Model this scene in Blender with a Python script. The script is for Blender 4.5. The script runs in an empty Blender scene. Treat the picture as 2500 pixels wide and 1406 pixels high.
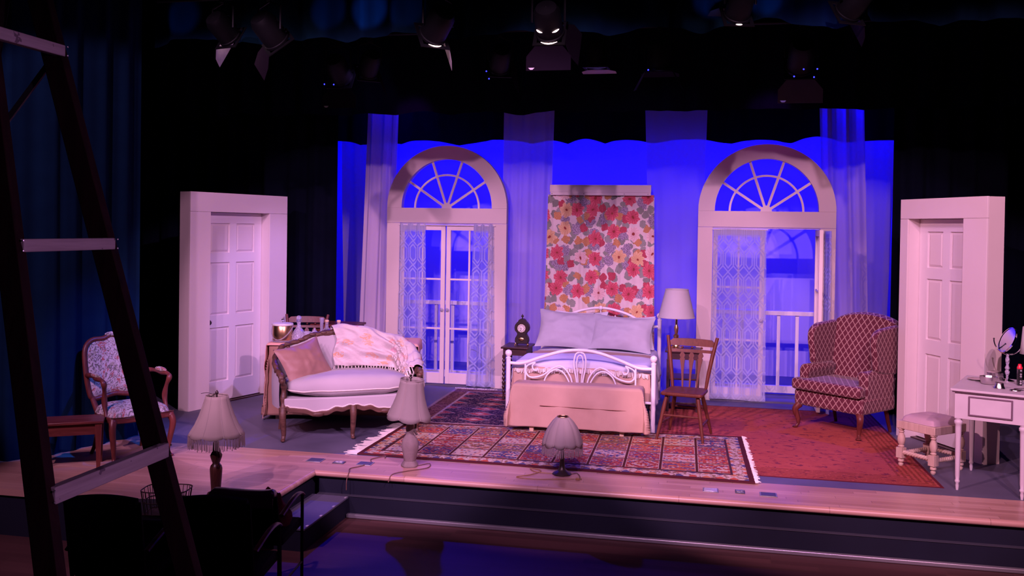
import bpy, bmesh, math, random
from mathutils import Vector, Matrix, Euler, noise as mnoise
random.seed(7)
SC = bpy.context.scene
COL = SC.collection
PI = math.pi
def R(d): return math.radians(d)

# ------------------------------------------------------------------ camera
cam_data = bpy.data.cameras.new('camera')
cam_data.sensor_width = 36.0
cam_data.lens = 36.0 * 2250.0 / 2500.0
cam_data.shift_y = -(703.0 - (559.0 + 2250.0 * math.tan(R(0.8)))) / 2500.0
cam_data.clip_start = 0.05
camera = bpy.data.objects.new('camera', cam_data); COL.objects.link(camera)
YAW = math.atan(467.0 / 2250.0); PITCH = R(0.8); ROLL = 0.015
fw = Vector((-math.sin(YAW) * math.cos(PITCH), math.cos(YAW) * math.cos(PITCH), -math.sin(PITCH)))
rt = Vector((math.cos(YAW), math.sin(YAW), 0.0)); up = rt.cross(fw)
rt2 = rt * math.cos(ROLL) + up * math.sin(ROLL); up2 = up * math.cos(ROLL) - rt * math.sin(ROLL)
m = Matrix.Identity(4)
for i in range(3):
    m[i][0] = rt2[i]; m[i][1] = up2[i]; m[i][2] = -fw[i]
m.translation = Vector((0.0, 0.0, 2.03))
camera.matrix_world = m
SC.camera = camera

# ------------------------------------------------------------------ world, exposure
world = bpy.data.worlds.new('dark_theatre'); SC.world = world
world.use_nodes = True
world.node_tree.nodes['Background'].inputs[0].default_value = (0.05, 0.03, 0.25, 1)
world.node_tree.nodes['Background'].inputs[1].default_value = 0.004
SC.view_settings.view_transform = 'Standard'
SC.view_settings.look = 'None'
SC.view_settings.gamma = 1.0
SC.view_settings.use_curve_mapping = False
SC.view_settings.exposure = 0.1
SC.cycles.max_bounces = 6
SC.cycles.transparent_max_bounces = 12
SC.cycles.sample_clamp_indirect = 3.0
SC.cycles.caustics_reflective = False
SC.cycles.caustics_refractive = False

# ------------------------------------------------------------------ stage lighting
def aim(o, src, dst):
    d = Vector(dst) - Vector(src)
    o.location = src
    o.rotation_euler = d.to_track_quat('-Z', 'Y').to_euler()
def spot(name, src, dst, col, power, deg, blend=0.35, rad=0.06):
    l = bpy.data.lights.new(name, 'SPOT'); l.energy = power; l.color = col
    l.spot_size = R(deg); l.spot_blend = blend; l.shadow_soft_size = rad
    o = bpy.data.objects.new(name, l); COL.objects.link(o); aim(o, src, dst); return o
def area(name, src, dst, col, power, sx, sy):
    l = bpy.data.lights.new(name, 'AREA'); l.energy = power; l.color = col
    l.shape = 'RECTANGLE'; l.size = sx; l.size_y = sy
    o = bpy.data.objects.new(name, l); COL.objects.link(o); aim(o, src, dst); return o
PINK = (1.0, 0.49, 0.90); ROSE = (1.0, 0.46, 0.64); LAV = (0.50, 0.30, 1.0); BLUE = (0.0, 0.0, 1.0)
# high front-of-house washes, shuttered to the apron edge and cut by the first border
for k, (sx, tx, ty, col, pw) in enumerate(((-4.6, -4.4, 10.7, PINK, 900), (-3.3, -2.9, 10.7, PINK, 1050), (-1.0, -1.2, 10.7, PINK, 1050), (0.4, 1.1, 10.7, PINK, 1100), (2.6, 2.1, 10.7, ROSE, 900), (-4.4, 2.3, 9.9, ROSE, 2100), (2.8, -4.7, 10.3, PINK, 2000))):
    spot('house_spot_%d' % (k + 1), (sx, 1.0, 5.35), (tx, ty, 0.0), col, pw, 34 if k < 5 else 25, 0.22, 0.05)
# centre washes from slightly lower
for k, (sx, tx, col, pw) in enumerate(((-2.6, -2.6, (0.80, 0.44, 0.95), 560), (-0.4, -0.6, (0.75, 0.42, 1.0), 560), (1.8, 1.2, (0.85, 0.44, 0.85), 560))):
    spot('bridge_spot_%d' % (k + 1), (sx, 1.0, 5.05), (tx, 11.2, 0.0), col, pw, 30, 0.35, 0.05)
spot('thrust_spot', (-5.6, 1.2, 5.4), (-3.9, 7.05, 0.0), PINK, 700, 28, 0.4, 0.05)
spot('ladder_spill', (2.4, 0.9, 2.4), (-1.7, 2.4, 1.7), (0.72, 0.34, 0.86), 170, 30, 0.6, 0.05)
spot('house_floor_spill', (1.0, 3.0, 5.5), (0.0, 6.0, -0.36), (0.55, 0.04, 0.65), 90, 70, 0.8, 0.1)
# lavender specials from the first batten
spot('batten_spot_left_door', (-1.2, 7.72, 3.55), (-4.80, 10.25, 1.0), LAV, 420, 30, 0.7)
spot('batten_spot_bed', (-0.9, 7.75, 3.6), (-1.25, 10.5, 0.2), LAV, 110, 42, 0.7)
spot('batten_spot_right_door', (0.0, 7.72, 3.55), (2.3, 9.6, 1.0), LAV, 40, 40, 0.6)
# blue cyclorama strips over the backcloth
area('cyc_strip_top', (-1.4, 12.75, 4.6), (-1.4, 13.5, 2.9), BLUE, 620, 9.0, 0.25)
for k, x in enumerate((-3.4, 0.7)):
    spot('purple_wash_%d' % (k + 1), (x, 10.12, 3.5), (x, 11.5, 2.9), (0.8, 0.04, 0.95), 5, 80, 0.8)
spot('blue_back_left', (-4.2, 12.0, 4.4), (-3.0, 9.6, 0.0), BLUE, 500, 60, 0.5)
spot('blue_back_right', (2.2, 12.0, 4.4), (0.9, 10.6, 0.0), BLUE, 500, 60, 0.5)
spot('blue_leg_special', (-2.6, 6.6, 3.9), (-5.35, 7.55, 0.3), (0.01, 0.14, 1.0), 600, 28, 0.9)
for k, (sx, pw) in enumerate(((-3.45, 9), (-3.05, 30), (-2.70, 7), (-0.02, 14), (0.42, 16), (-4.9, 6))):
    spot('border_spill_%d' % (k + 1), (sx, 7.25, 3.62), (sx + 0.05, 7.85, 3.95), (0.06, 0.30, 1.0), pw, 26, 0.6, 0.03)

# ------------------------------------------------------------------ helpers
def tag(o, label=None, cat=None, group=None, kind=None):
    if label: o['label'] = label
    if cat: o['category'] = cat
    if group: o['group'] = group
    if kind: o['kind'] = kind
    return o
def thing(name, loc, rz=0.0, label=None, cat=None, group=None):
    o = bpy.data.objects.new(name, None); COL.objects.link(o)
    o.location = loc; o.rotation_euler = (0, 0, rz); o.empty_display_size = 0.1
    return tag(o, label, cat, group)
def copy_tree(o, parent=None):
    c = o.copy(); COL.objects.link(c); c.parent = parent
    for ch in list(o.children): copy_tree(ch, c)
    return c
def T(x=0, y=0, z=0): return Matrix.Translation((x, y, z))
def RX(d): return Matrix.Rotation(R(d), 4, 'X')
def RY(d): return Matrix.Rotation(R(d), 4, 'Y')
def RZ(d): return Matrix.Rotation(R(d), 4, 'Z')
def lerp(a, b, t): return a + (b - a) * t
def nz(x, y=0.0, z=0.0): return mnoise.noise(Vector((x, y, z)))
def interp(pts, t):
    if t <= pts[0][0]: return pts[0][1]
    for (a, va), (b, vb) in zip(pts, pts[1:]):
        if t <= b:
            k = (t - a) / (b - a); k = k * k * (3 - 2 * k); return va + (vb - va) * k
    return pts[-1][1]
def smooth_path(pts, n=6, closed=False):
    P = [Vector(p) for p in pts]; out = []
    N = len(P)
    rng = range(N if closed else N - 1)
    for i in rng:
        if closed: p0, p1, p2, p3 = P[i - 1], P[i], P[(i + 1) % N], P[(i + 2) % N]
        else:
            p1, p2 = P[i], P[i + 1]
            p0 = P[i - 1] if i else p1 * 2 - p2
            p3 = P[i + 2] if i + 2 < N else p2 * 2 - p1
        for k in range(n):
            t = k / n
            out.append(0.5 * ((2 * p1) + (p2 - p0) * t + (2 * p0 - 5 * p1 + 4 * p2 - p3) * t * t + (3 * p1 - p0 - 3 * p2 + p3) * t ** 3))
    if not closed: out.append(P[-1])
    return out

class MB:
    def __init__(s): s.v = []; s.f = []; s.uv = {}; s.hasuv = False
    def add(s, vs, fs, M=None, uvs=None):
        b = len(s.v)
        for p in vs:
            p = Vector(p); s.v.append(M @ p if M else p)
        for f in fs: s.f.append([i + b for i in f])
        if uvs:
            s.hasuv = True
            for i, u in enumerate(uvs): s.uv[b + i] = u
        return s
    def box(s, c, d, M=None):
        x, y, z = c; a, b, e = d[0] / 2, d[1] / 2, d[2] / 2
        vs = [(x + i * a, y + j * b, z + k * e) for i in (-1, 1) for j in (-1, 1) for k in (-1, 1)]
        return s.add(vs, [(0, 1, 3, 2), (4, 6, 7, 5), (0, 4, 5, 1), (2, 3, 7, 6), (0, 2, 6, 4), (1, 5, 7, 3)], M)
    def box2(s, a, b, M=None):
        return s.box([(a[i] + b[i]) / 2 for i in range(3)], [abs(b[i] - a[i]) for i in range(3)], M)
    def bar(s, p, q, w, h, upv=(0, 0, 1), M=None):
        p = Vector(p); q = Vector(q); d = (q - p).normalized(); u = Vector(upv)
        x = d.cross(u)
        if x.length < 1e-5: x = d.cross(Vector((1, 0, 0)))
        x.normalize(); u = x.cross(d)
        vs = [c + x * (i * w / 2) + u * (j * h / 2) for c in (p, q) for i, j in ((-1, -1), (1, -1), (1, 1), (-1, 1))]
        return s.add(vs, [(3, 2, 1, 0), (4, 5, 6, 7), (0, 1, 5, 4), (1, 2, 6, 5), (2, 3, 7, 6), (3, 0, 4, 7)], M)
    def tube(s, pts, r, n=8, closed=False, M=None, flat=1.0):
        P = [Vector(p) for p in pts]; N = len(P)
        rr = r if isinstance(r, (list, tuple)) else [r] * N
        vs = []; ref = None
        for i in range(N):
            a = P[i - 1] if (i or closed) else P[i]; b = P[(i + 1) % N] if (i < N - 1 or closed) else P[i]
            d = (b - a).normalized()
            if ref is None:
                ref = Vector((0, 0, 1)) if abs(d.z) < 0.9 else Vector((1, 0, 0))
            x = d.cross(ref); x.normalize(); ref2 = x.cross(d); ref2.normalize(); ref = ref2
            for k in range(n):
                t = 2 * PI * k / n
                vs.append(P[i] + x * (math.cos(t) * rr[i]) + ref2 * (math.sin(t) * rr[i] * flat))
        fs = []
        for i in range(N if closed else N - 1):
            for k in range(n):
                a = i * n + k; b = i * n + (k + 1) % n; j = (i + 1) % N
                fs.append((a, b, j * n + (k + 1) % n, j * n + k))
        if not closed:
            fs.append(tuple(range(n))[::-1]); fs.append(tuple((N - 1) * n + k for k in range(n)))
        return s.add(vs, fs, M)
    def lathe(s, prof, n=24, M=None, ripple=None, caps=True):
        vs = []
        for (r, z) in prof:
            for k in range(n):
                t = 2 * PI * k / n; q = r * (ripple(t, z) if ripple else 1.0)
                vs.append((q * math.cos(t), q * math.sin(t), z))
        fs = []
        for i in range(len(prof) - 1):
            for k in range(n):
                fs.append((i * n + k, i * n + (k + 1) % n, (i + 1) * n + (k + 1) % n, (i + 1) * n + k))
        if caps:
            if prof[0][0] > 1e-4: fs.append(tuple(range(n))[::-1])
            if prof[-1][0] > 1e-4: fs.append(tuple((len(prof) - 1) * n + k for k in range(n)))
        return s.add(vs, fs, M)
    def sphere(s, c, r, n=14, M=None, sz=(1, 1, 1)):
        pr = []
        for i in range(n // 2 + 1):
            a = -PI / 2 + PI * i / (n // 2); pr.append((max(1e-5, r * math.cos(a)), r * math.sin(a)))
        MM = (M or Matrix.Identity(4)) @ T(*c) @ Matrix.Diagonal((sz[0], sz[1], sz[2], 1))
        return s.lathe(pr, n, MM, caps=False)
    def prism(s, out, t0, t1, axis='y', M=None):
        n = len(out)
        def mk(a, b, t):
            return (a, t, b) if axis == 'y' else ((a, b, t) if axis == 'z' else (t, a, b))
        vs = [mk(a, b, t0) for a, b in out] + [mk(a, b, t1) for a, b in out]
        fs = [tuple(range(n)), tuple(range(n, 2 * n))[::-1]] + [(i + n, (i + 1) % n + n, (i + 1) % n, i) for i in range(n)]
        return s.add(vs, fs, M)
    def strip(s, A, B, t0, t1, axis='y', M=None):
        # band between polylines A and B, extruded
        n = len(A)
        def mk(p, t): return (p[0], t, p[1]) if axis == 'y' else ((p[0], p[1], t) if axis == 'z' else (t, p[0], p[1]))
        vs = [mk(p, t0) for p in A] + [mk(p, t0) for p in B] + [mk(p, t1) for p in A] + [mk(p, t1) for p in B]
        fs = []
        for i in range(n - 1):
            fs += [(i, i + 1, n + i + 1, n + i), (2 * n + i + 1, 2 * n + i, 3 * n + i, 3 * n + i + 1),
                   (i + 1, i, 2 * n + i, 2 * n + i + 1), (n + i, n + i + 1, 3 * n + i + 1, 3 * n + i)]
        fs += [(0, n, 3 * n, 2 * n), (n - 1, 3 * n - 1, 4 * n - 1, 2 * n - 1)]
        return s.add(vs, fs, M)
    def grid(s, fn, nu, nv, cu=False, M=None, uvfn=None):
        vs = []; uvs = []
        for j in range(nv + 1):
            for i in range(nu + (0 if cu else 1)):
                vs.append(fn(i / nu, j / nv))
                if uvfn: uvs.append(uvfn(i / nu, j / nv))
        w = nu if cu else nu + 1; fs = []
        for j in range(nv):
            for i in range(nu):
                i2 = (i + 1) % w
                fs.append((j * w + i, j * w + i2, (j + 1) * w + i2, (j + 1) * w + i))
        return s.add(vs, fs, M, uvs if uvfn else None)
    def build(s, name, mat, parent=None, bevel=0.0, smooth=40, solid=0.0, sub=0, M=None, fix=True):
        me = bpy.data.meshes.new(name)
        vs = [M @ p for p in s.v] if M else s.v
        me.from_pydata([tuple(p) for p in vs], [], s.f)
        if fix and not s.hasuv:
            bm = bmesh.new(); bm.from_mesh(me)
            bmesh.ops.recalc_face_normals(bm, faces=bm.faces); bm.to_mesh(me); bm.free()
        uvl = me.uv_layers.new(name='UVMap')
        if s.hasuv:
            for lp in me.loops: uvl.data[lp.index].uv = s.uv.get(lp.vertex_index, (0, 0))
        else:
            for p in me.polygons:
                n = p.normal; ax = max(range(3), key=lambda k: abs(n[k]))
                for li in p.loop_indices:
                    c = me.vertices[me.loops[li].vertex_index].co
                    uvl.data[li].uv = (c.y, c.z) if ax == 0 else ((c.x, c.z) if ax == 1 else (c.x, c.y))
        if smooth:
            for p in me.polygons: p.use_smooth = True
            me.set_sharp_from_angle(angle=R(smooth))
        me.materials.append(MAT[mat] if isinstance(mat, str) else mat)
        o = bpy.data.objects.new(name, me); COL.objects.link(o)
        if parent: o.parent = parent
        if bevel:
            b = o.modifiers.new('bevel', 'BEVEL'); b.width = bevel; b.segments = 2; b.limit_method = 'ANGLE'; b.angle_limit = R(35)
        if solid:
            b = o.modifiers.new('solid', 'SOLIDIFY'); b.thickness = solid; b.offset = 0
        if sub:
            b = o.modifiers.new('sub', 'SUBSURF'); b.levels = sub; b.render_levels = sub
        return o

# ------------------------------------------------------------------ shader maths
class G:
    """tiny expression builder over shader math nodes"""
    nt = None
    def __init__(s, sock): s.k = sock
    @staticmethod
    def m(op, *a):
        n = G.nt.nodes.new('ShaderNodeMath'); n.operation = op
        for i, x in enumerate(a):
            if isinstance(x, G): G.nt.links.new(x.k, n.inputs[i])
            else: n.inputs[i].default_value = float(x)
        return G(n.outputs[0])
    def __add__(s, o): return G.m('ADD', s, o)
    def __radd__(s, o): return G.m('ADD', o, s)
    def __sub__(s, o): return G.m('SUBTRACT', s, o)
    def __rsub__(s, o): return G.m('SUBTRACT', o, s)
    def __mul__(s, o): return G.m('MULTIPLY', s, o)
    def __rmul__(s, o): return G.m('MULTIPLY', o, s)
    def __truediv__(s, o): return G.m('DIVIDE', s, o)
    def frac(s): return G.m('FRACT', s)
    def floor(s): return G.m('FLOOR', s)
    def abs(s): return G.m('ABSOLUTE', s)
    def sin(s): return G.m('SINE', s)
    def cos(s): return G.m('COSINE', s)
    def lt(s, o): return G.m('LESS_THAN', s, o)
    def gt(s, o): return G.m('GREATER_THAN', s, o)
    def max(s, o): return G.m('MAXIMUM', s, o)
    def min(s, o): return G.m('MINIMUM', s, o)
def uvxy():
    n = G.nt.nodes.new('ShaderNodeUVMap'); n.uv_map = 'UVMap'
    x = G.nt.nodes.new('ShaderNodeSeparateXYZ'); G.nt.links.new(n.outputs[0], x.inputs[0])
    return G(x.outputs[0]), G(x.outputs[1]), G(n.outputs[0])
def objxyz():
    n = G.nt.nodes.new('ShaderNodeTexCoord'); return G(n.outputs['Object'])
def comb(x, y, z=0.0):
    n = G.nt.nodes.new('ShaderNodeCombineXYZ')
    for i, a in enumerate((x, y, z)):
        if isinstance(a, G): G.nt.links.new(a.k, n.inputs[i])
        else: n.inputs[i].default_value = a
    return G(n.outputs[0])
def white(v):
    n = G.nt.nodes.new('ShaderNodeTexWhiteNoise'); n.noise_dimensions = '3D'
    G.nt.links.new(v.k, n.inputs['Vector']); return G(n.outputs['Value']), G(n.outputs['Color'])
def noisetex(v, scale, detail=3, rough=0.55, dist=0.0):
    n = G.nt.nodes.new('ShaderNodeTexNoise'); n.inputs['Scale'].default_value = scale
    n.inputs['Detail'].default_value = detail; n.inputs['Roughness'].default_value = rough; n.inputs['Distortion'].default_value = dist
    if v is not None: G.nt.links.new(v.k, n.inputs['Vector'])
    return G(n.outputs[0])
def voro(v, scale, rnd=1.0, feature='F1'):
    n = G.nt.nodes.new('ShaderNodeTexVoronoi'); n.voronoi_dimensions = '2D'; n.feature = feature
    n.inputs['Scale'].default_value = scale; n.inputs['Randomness'].default_value = rnd
    G.nt.links.new(v.k, n.inputs['Vector'])
    if feature == 'DISTANCE_TO_EDGE': return G(n.outputs['Distance']), None, None
    return G(n.outputs['Distance']), G(n.outputs['Color']), G(n.outputs['Position'])
def sep(v):
    n = G.nt.nodes.new('ShaderNodeSeparateXYZ'); G.nt.links.new(v.k, n.inputs[0])
    return G(n.outputs[0]), G(n.outputs[1]), G(n.outputs[2])
def vscale(v, s):
    n = G.nt.nodes.new('ShaderNodeVectorMath'); n.operation = 'MULTIPLY'
    G.nt.links.new(v.k, n.inputs[0]); n.inputs[1].default_value = s; return G(n.outputs[0])
def mix(f, a, b):
    n = G.nt.nodes.new('ShaderNodeMix'); n.data_type = 'RGBA'
    for i, x in ((0, f), (6, a), (7, b)):
        if isinstance(x, G): G.nt.links.new(x.k, n.inputs[i])
        elif i == 0: n.inputs[0].default_value = x
        else: n.inputs[i].default_value = (x[0], x[1], x[2], 1)
    return G(n.outputs[2])
def ramp(f, stops, const=False):
    n = G.nt.nodes.new('ShaderNodeValToRGB'); e = n.color_ramp
    if const: e.interpolation = 'CONSTANT'
    while len(e.elements) < len(stops): e.elements.new(0.5)
    for el, (p, c) in zip(e.elements, stops): el.position = p; el.color = (c[0], c[1], c[2], 1)
    G.nt.links.new(f.k, n.inputs[0]); return G(n.outputs[0])
def cell(v, *cuts): return v
MAT = {}
def newmat(name):
    mt = bpy.data.materials.new(name); mt.use_nodes = True; MAT[name] = mt
    G.nt = mt.node_tree
    b = mt.node_tree.nodes['Principled BSDF']; return mt, b
def setc(b, col):
    if isinstance(col, G): G.nt.links.new(col.k, b.inputs['Base Color'])
    else: b.inputs['Base Color'].default_value = (col[0], col[1], col[2], 1)
def bump(b, h, strength=0.3, dist=0.01):
    n = G.nt.nodes.new('ShaderNodeBump'); n.inputs['Strength'].default_value = strength; n.inputs['Distance'].default_value = dist
    G.nt.links.new(h.k, n.inputs['Height']); G.nt.links.new(n.outputs[0], b.inputs['Normal'])
def plain(name, col, rough=0.6, metal=0.0, var=0.12, scale=12, spec=0.4, bmp=0.0, sheen=0.0):
    mt, b = newmat(name)
    o = objxyz(); n = noisetex(o, scale, 3)
    setc(b, mix(n, [max(0, c * (1 - var)) for c in col], [min(1, c * (1 + var)) for c in col]))
    b.inputs['Roughness'].default_value = rough; b.inputs['Metallic'].default_value = metal
    b.inputs['Specular IOR Level'].default_value = spec
    if sheen: b.inputs['Sheen Weight'].default_value = sheen
    if bmp: bump(b, noisetex(o, scale * 6, 4), bmp, 0.004)
    return mt
def wood(name, a, c, rough=0.35, axis=2, scale=9, spec=0.5):
    mt, b = newmat(name)
    o = objxyz(); sc = [scale * 2.2] * 3; sc[axis] = scale * 0.25
    n = noisetex(vscale(o, sc), 1.0, 4, 0.6, 1.2)
    setc(b, ramp(n, [(0.3, a), (0.7, c)])); b.inputs['Roughness'].default_value = rough; b.inputs['Specular IOR Level'].default_value = spec
    bump(b, n, 0.08, 0.003)
    return mt
def emit(name, col, s):
    mt = bpy.data.materials.new(name); mt.use_nodes = True; MAT[name] = mt; nt = mt.node_tree
    nt.nodes.remove(nt.nodes['Principled BSDF'])
    e = nt.nodes.new('ShaderNodeEmission'); e.inputs[0].default_value = (*col, 1); e.inputs[1].default_value = s
    nt.links.new(e.outputs[0], nt.nodes['Material Output'].inputs[0]); return mt
# ------------------------------------------------------------------ materials
plain('black_velvet', (0.003, 0.004, 0.012), 0.95, 0, 0.3, 5, 0.05)
plain('navy_velvet', (0.003, 0.014, 0.040), 0.95, 0, 0.25, 5, 0.05)
plain('black_paint', (0.012, 0.012, 0.016), 0.7, 0, 0.2, 4, 0.2)
plain('navy_riser', (0.006, 0.007, 0.020), 0.8, 0, 0.3, 3, 0.3)
plain('stage_black', (0.105, 0.10, 0.150), 0.55, 0, 0.35, 2.2, 0.4, 0.05)
plain('flat_cream', (0.70, 0.60, 0.55), 0.6, 0, 0.04, 3, 0.3)
plain('door_white', (0.80, 0.74, 0.74), 0.45, 0, 0.03, 3, 0.4)
plain('door_panel_white', (0.76, 0.68, 0.66), 0.5, 0, 0.03, 3, 0.35)
plain('casing_white', (0.78, 0.69, 0.66), 0.55, 0, 0.03, 3, 0.3)
plain('raw_board', (0.42, 0.33, 0.25), 0.7, 0, 0.15, 6, 0.2)
plain('rail_white', (0.74, 0.72, 0.72), 0.5, 0, 0.05, 4, 0.3)
plain('enamel_white', (0.86, 0.82, 0.80), 0.25, 0, 0.03, 6, 0.5)
plain('linen_white', (0.66, 0.65, 0.70), 0.85, 0, 0.05, 8, 0.15, 0.15)
plain('pillow_grey', (0.47, 0.46, 0.50), 0.85, 0, 0.05, 8, 0.15, 0.12)
plain('tan_cloth', (0.50, 0.33, 0.24), 0.7, 0, 0.10, 6, 0.25, 0.12)
plain('tan_satin', (0.34, 0.19, 0.15), 0.5, 0, 0.12, 6, 0.4, 0.1)
plain('brown_cloth', (0.36, 0.20, 0.14), 0.75, 0, 0.18, 5, 0.2, 0.15)
plain('peach_cloth', (0.80, 0.45, 0.36), 0.65, 0, 0.08, 6, 0.2)
plain('cream_upholstery', (0.47, 0.44, 0.45), 0.8, 0, 0.05, 7, 0.2, 0.12)
plain('cream_lace', (0.78, 0.70, 0.60), 0.9, 0, 0.15, 30, 0.1, 0.5)
plain('lamp_silk', (0.28, 0.23, 0.20), 0.7, 0, 0.06, 10, 0.2, 0.1)
plain('lamp_linen', (0.26, 0.22, 0.20), 0.75, 0, 0.06, 10, 0.2, 0.1)
plain('shade_pleat', (0.52, 0.50, 0.49), 0.75, 0, 0.04, 10, 0.2)
plain('fringe_thread', (0.24, 0.18, 0.18), 0.8, 0, 0.25, 40, 0.2)
plain('rug_fringe', (0.74, 0.68, 0.60), 0.9, 0, 0.15, 30, 0.1)
plain('stone_lamp', (0.22, 0.17, 0.16), 0.85, 0, 0.2, 16, 0.15, 0.5)
plain('bronze_dark', (0.045, 0.030, 0.028), 0.4, 0.5, 0.2, 12, 0.4)
plain('brass', (0.62, 0.42, 0.20), 0.28, 1.0, 0.1, 8)
plain('gold_tin', (0.80, 0.50, 0.24), 0.30, 1.0, 0.04, 4)
plain('chrome', (0.85, 0.83, 0.85), 0.08, 1.0, 0.02, 4)
plain('silver_dull', (0.72, 0.66, 0.66), 0.22, 1.0, 0.1, 30, 0.5, 0.3)
plain('black_metal', (0.006, 0.006, 0.008), 0.55, 0.3, 0.2, 6, 0.3)
plain('flap_grey', (0.11, 0.085, 0.10), 0.8, 0, 0.15, 10, 0.1)  # barn-door metal lightened to grey, dim light on the flap put into colour
plain('flap_bright', (0.42, 0.36, 0.40), 0.5, 0.2, 0.25, 20)  # pale barn-door copy, lantern light on the flap put into its colour
plain('flap_metal', (0.009, 0.005, 0.011), 0.9, 0.0, 0.15, 6, 0.05)
plain('cork', (0.72, 0.48, 0.30), 0.8, 0, 0.15, 40)
plain('white_enamel_dial', (0.80, 0.74, 0.62), 0.4, 0, 0.05, 10)
plain('red_plastic', (0.80, 0.02, 0.05), 0.3, 0, 0.05, 5)
plain('black_gloss', (0.02, 0.018, 0.02), 0.2, 0, 0.1, 5, 0.5)
plain('plug_brown', (0.30, 0.16, 0.06), 0.5, 0, 0.1, 8)
plain('brown_cord', (0.16, 0.08, 0.06), 0.6, 0, 0.1, 8)
plain('plate_grey', (0.34, 0.33, 0.36), 0.35, 0.6, 0.1, 8)
plain('plate_dark', (0.10, 0.10, 0.13), 0.4, 0.5, 0.1, 8)
plain('plate_bright', (0.78, 0.76, 0.78), 0.25, 0.6, 0.06, 8)
plain('chair_fabric_black', (0.006, 0.006, 0.008), 0.9, 0, 0.2, 9, 0.1)
plain('maroon_cloth', (0.13, 0.018, 0.035), 0.9, 0, 0.25, 9, 0.1, 0.2)
plain('folder_dark', (0.06, 0.04, 0.05), 0.35, 0, 0.3, 6, 0.5)
plain('vanity_paint', (0.62, 0.56, 0.58), 0.5, 0, 0.14, 5, 0.3)
plain('vanity_dark_paint', (0.17, 0.10, 0.14), 0.6, 0, 0.2, 8, 0.3)  # darker mauve paint of the vanity mouldings
plain('stool_velvet', (0.56, 0.40, 0.44), 0.85, 0, 0.06, 6, 0.2, 0.1)
plain('ladder_hardware', (0.5, 0.46, 0.44), 0.35, 0.9, 0.1, 10)
plain('wire_dark', (0.05, 0.02, 0.02), 0.5, 0.4, 0.1, 10)
wood('walnut_carved', (0.055, 0.022, 0.014), (0.150, 0.070, 0.046), 0.5, 0, 14)
wood('mahogany', (0.075, 0.014, 0.012), (0.165, 0.038, 0.028), 0.38, 2, 10, 0.3)
wood('mahogany_x', (0.070, 0.013, 0.012), (0.15, 0.036, 0.027), 0.38, 0, 10, 0.3)
wood('maple_red', (0.085, 0.020, 0.012), (0.155, 0.042, 0.024), 0.48, 2, 10, 0.25)
wood('dark_wood', (0.030, 0.012, 0.014), (0.075, 0.030, 0.030), 0.35, 0, 10)
wood('pickled_wood', (0.50, 0.37, 0.28), (0.68, 0.53, 0.42), 0.7, 2, 10, 0.2)
wood('pine', (0.50, 0.34, 0.20), (0.66, 0.47, 0.30), 0.6, 2, 8)
wood('ladder_rail_wood', (0.012, 0.004, 0.005), (0.028, 0.008, 0.010), 0.7, 2, 8, 0.1)
wood('lamp_turned_wood', (0.035, 0.012, 0.010), (0.090, 0.030, 0.022), 0.25, 2, 10)

# ladder treads: worn, paint-stained boards
mt, b = newmat('ladder_tread_wood'); o = objxyz()
g = noisetex(vscale(o, (40, 3, 60)), 1.0, 4, 0.6)
st = noisetex(o, 9, 4, 0.7)
setc(b, mix(st.gt(0.62), ramp(g, [(0.3, (0.40, 0.30, 0.30)), (0.7, (0.58, 0.47, 0.46))]), (0.20, 0.14, 0.16)))
b.inputs['Roughness'].default_value = 0.75

# apron floor: narrow oak strips laid along the stage
def strip_floor(name, cols, w, ln, rough, along='x'):
    mt, b = newmat(name); o = objxyz(); x, y, z = sep(o)
    if along == 'y': x, y = y, x
    row = (y / w).floor(); rr, _ = white(comb(row, 3.0, 1.0))
    xs = x / ln + rr * 7.0; col_i = xs.floor()
    cr, _ = white(comb(row, col_i, 2.0))
    g = noisetex(vscale(o, (3, 40, 1) if along == 'x' else (40, 3, 1)), 1.0, 4, 0.6)
    base = ramp(cr * 0.7 + g * 0.3, [(0.1, cols[0]), (0.5, cols[1]), (0.9, cols[2])])
    fy = (y / w).frac(); fx = xs.frac()
    seam = fy.lt(0.035).max(fx.lt(0.004))
    setc(b, mix(seam * 0.55, base, (0.10, 0.05, 0.03)))
    b.inputs['Roughness'].default_value = rough; b.inputs['Specular IOR Level'].default_value = 0.5
    bump(b, seam, -0.2, 0.002)
strip_floor('oak_strip', [(0.40, 0.22, 0.17), (0.49, 0.28, 0.22), (0.56, 0.34, 0.27)], 0.057, 1.1, 0.32)
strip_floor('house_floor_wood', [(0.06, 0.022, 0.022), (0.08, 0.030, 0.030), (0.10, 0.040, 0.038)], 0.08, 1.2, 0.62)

# translucent drapery
def sheer(name, col, diff, trans, transp, stripe=0.0):
    mt = bpy.data.materials.new(name); mt.use_nodes = True; MAT[name] = mt; nt = mt.node_tree; G.nt = nt
    nt.nodes.remove(nt.nodes['Principled BSDF'])
    d = nt.nodes.new('ShaderNodeBsdfDiffuse'); t = nt.nodes.new('ShaderNodeBsdfTranslucent'); p = nt.nodes.new('ShaderNodeBsdfTransparent')
    d.inputs[0].default_value = (*col, 1); t.inputs[0].default_value = (*col, 1)
    m1 = nt.nodes.new('ShaderNodeMixShader'); m1.inputs[0].default_value = trans / (diff + trans)
    nt.links.new(d.outputs[0], m1.inputs[1]); nt.links.new(t.outputs[0], m1.inputs[2])
    m2 = nt.nodes.new('ShaderNodeMixShader'); m2.inputs[0].default_value = transp
    nt.links.new(m1.outputs[0], m2.inputs[1]); nt.links.new(p.outputs[0], m2.inputs[2])
    nt.links.new(m2.outputs[0], nt.nodes['Material Output'].inputs[0])
    return mt, m2, d, t
sheer('voile', (0.55, 0.46, 0.52), 0.62, 0.38, 0.16)
sheer('voile_clear', (0.50, 0.44, 0.56), 0.35, 0.65, 0.20)
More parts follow.
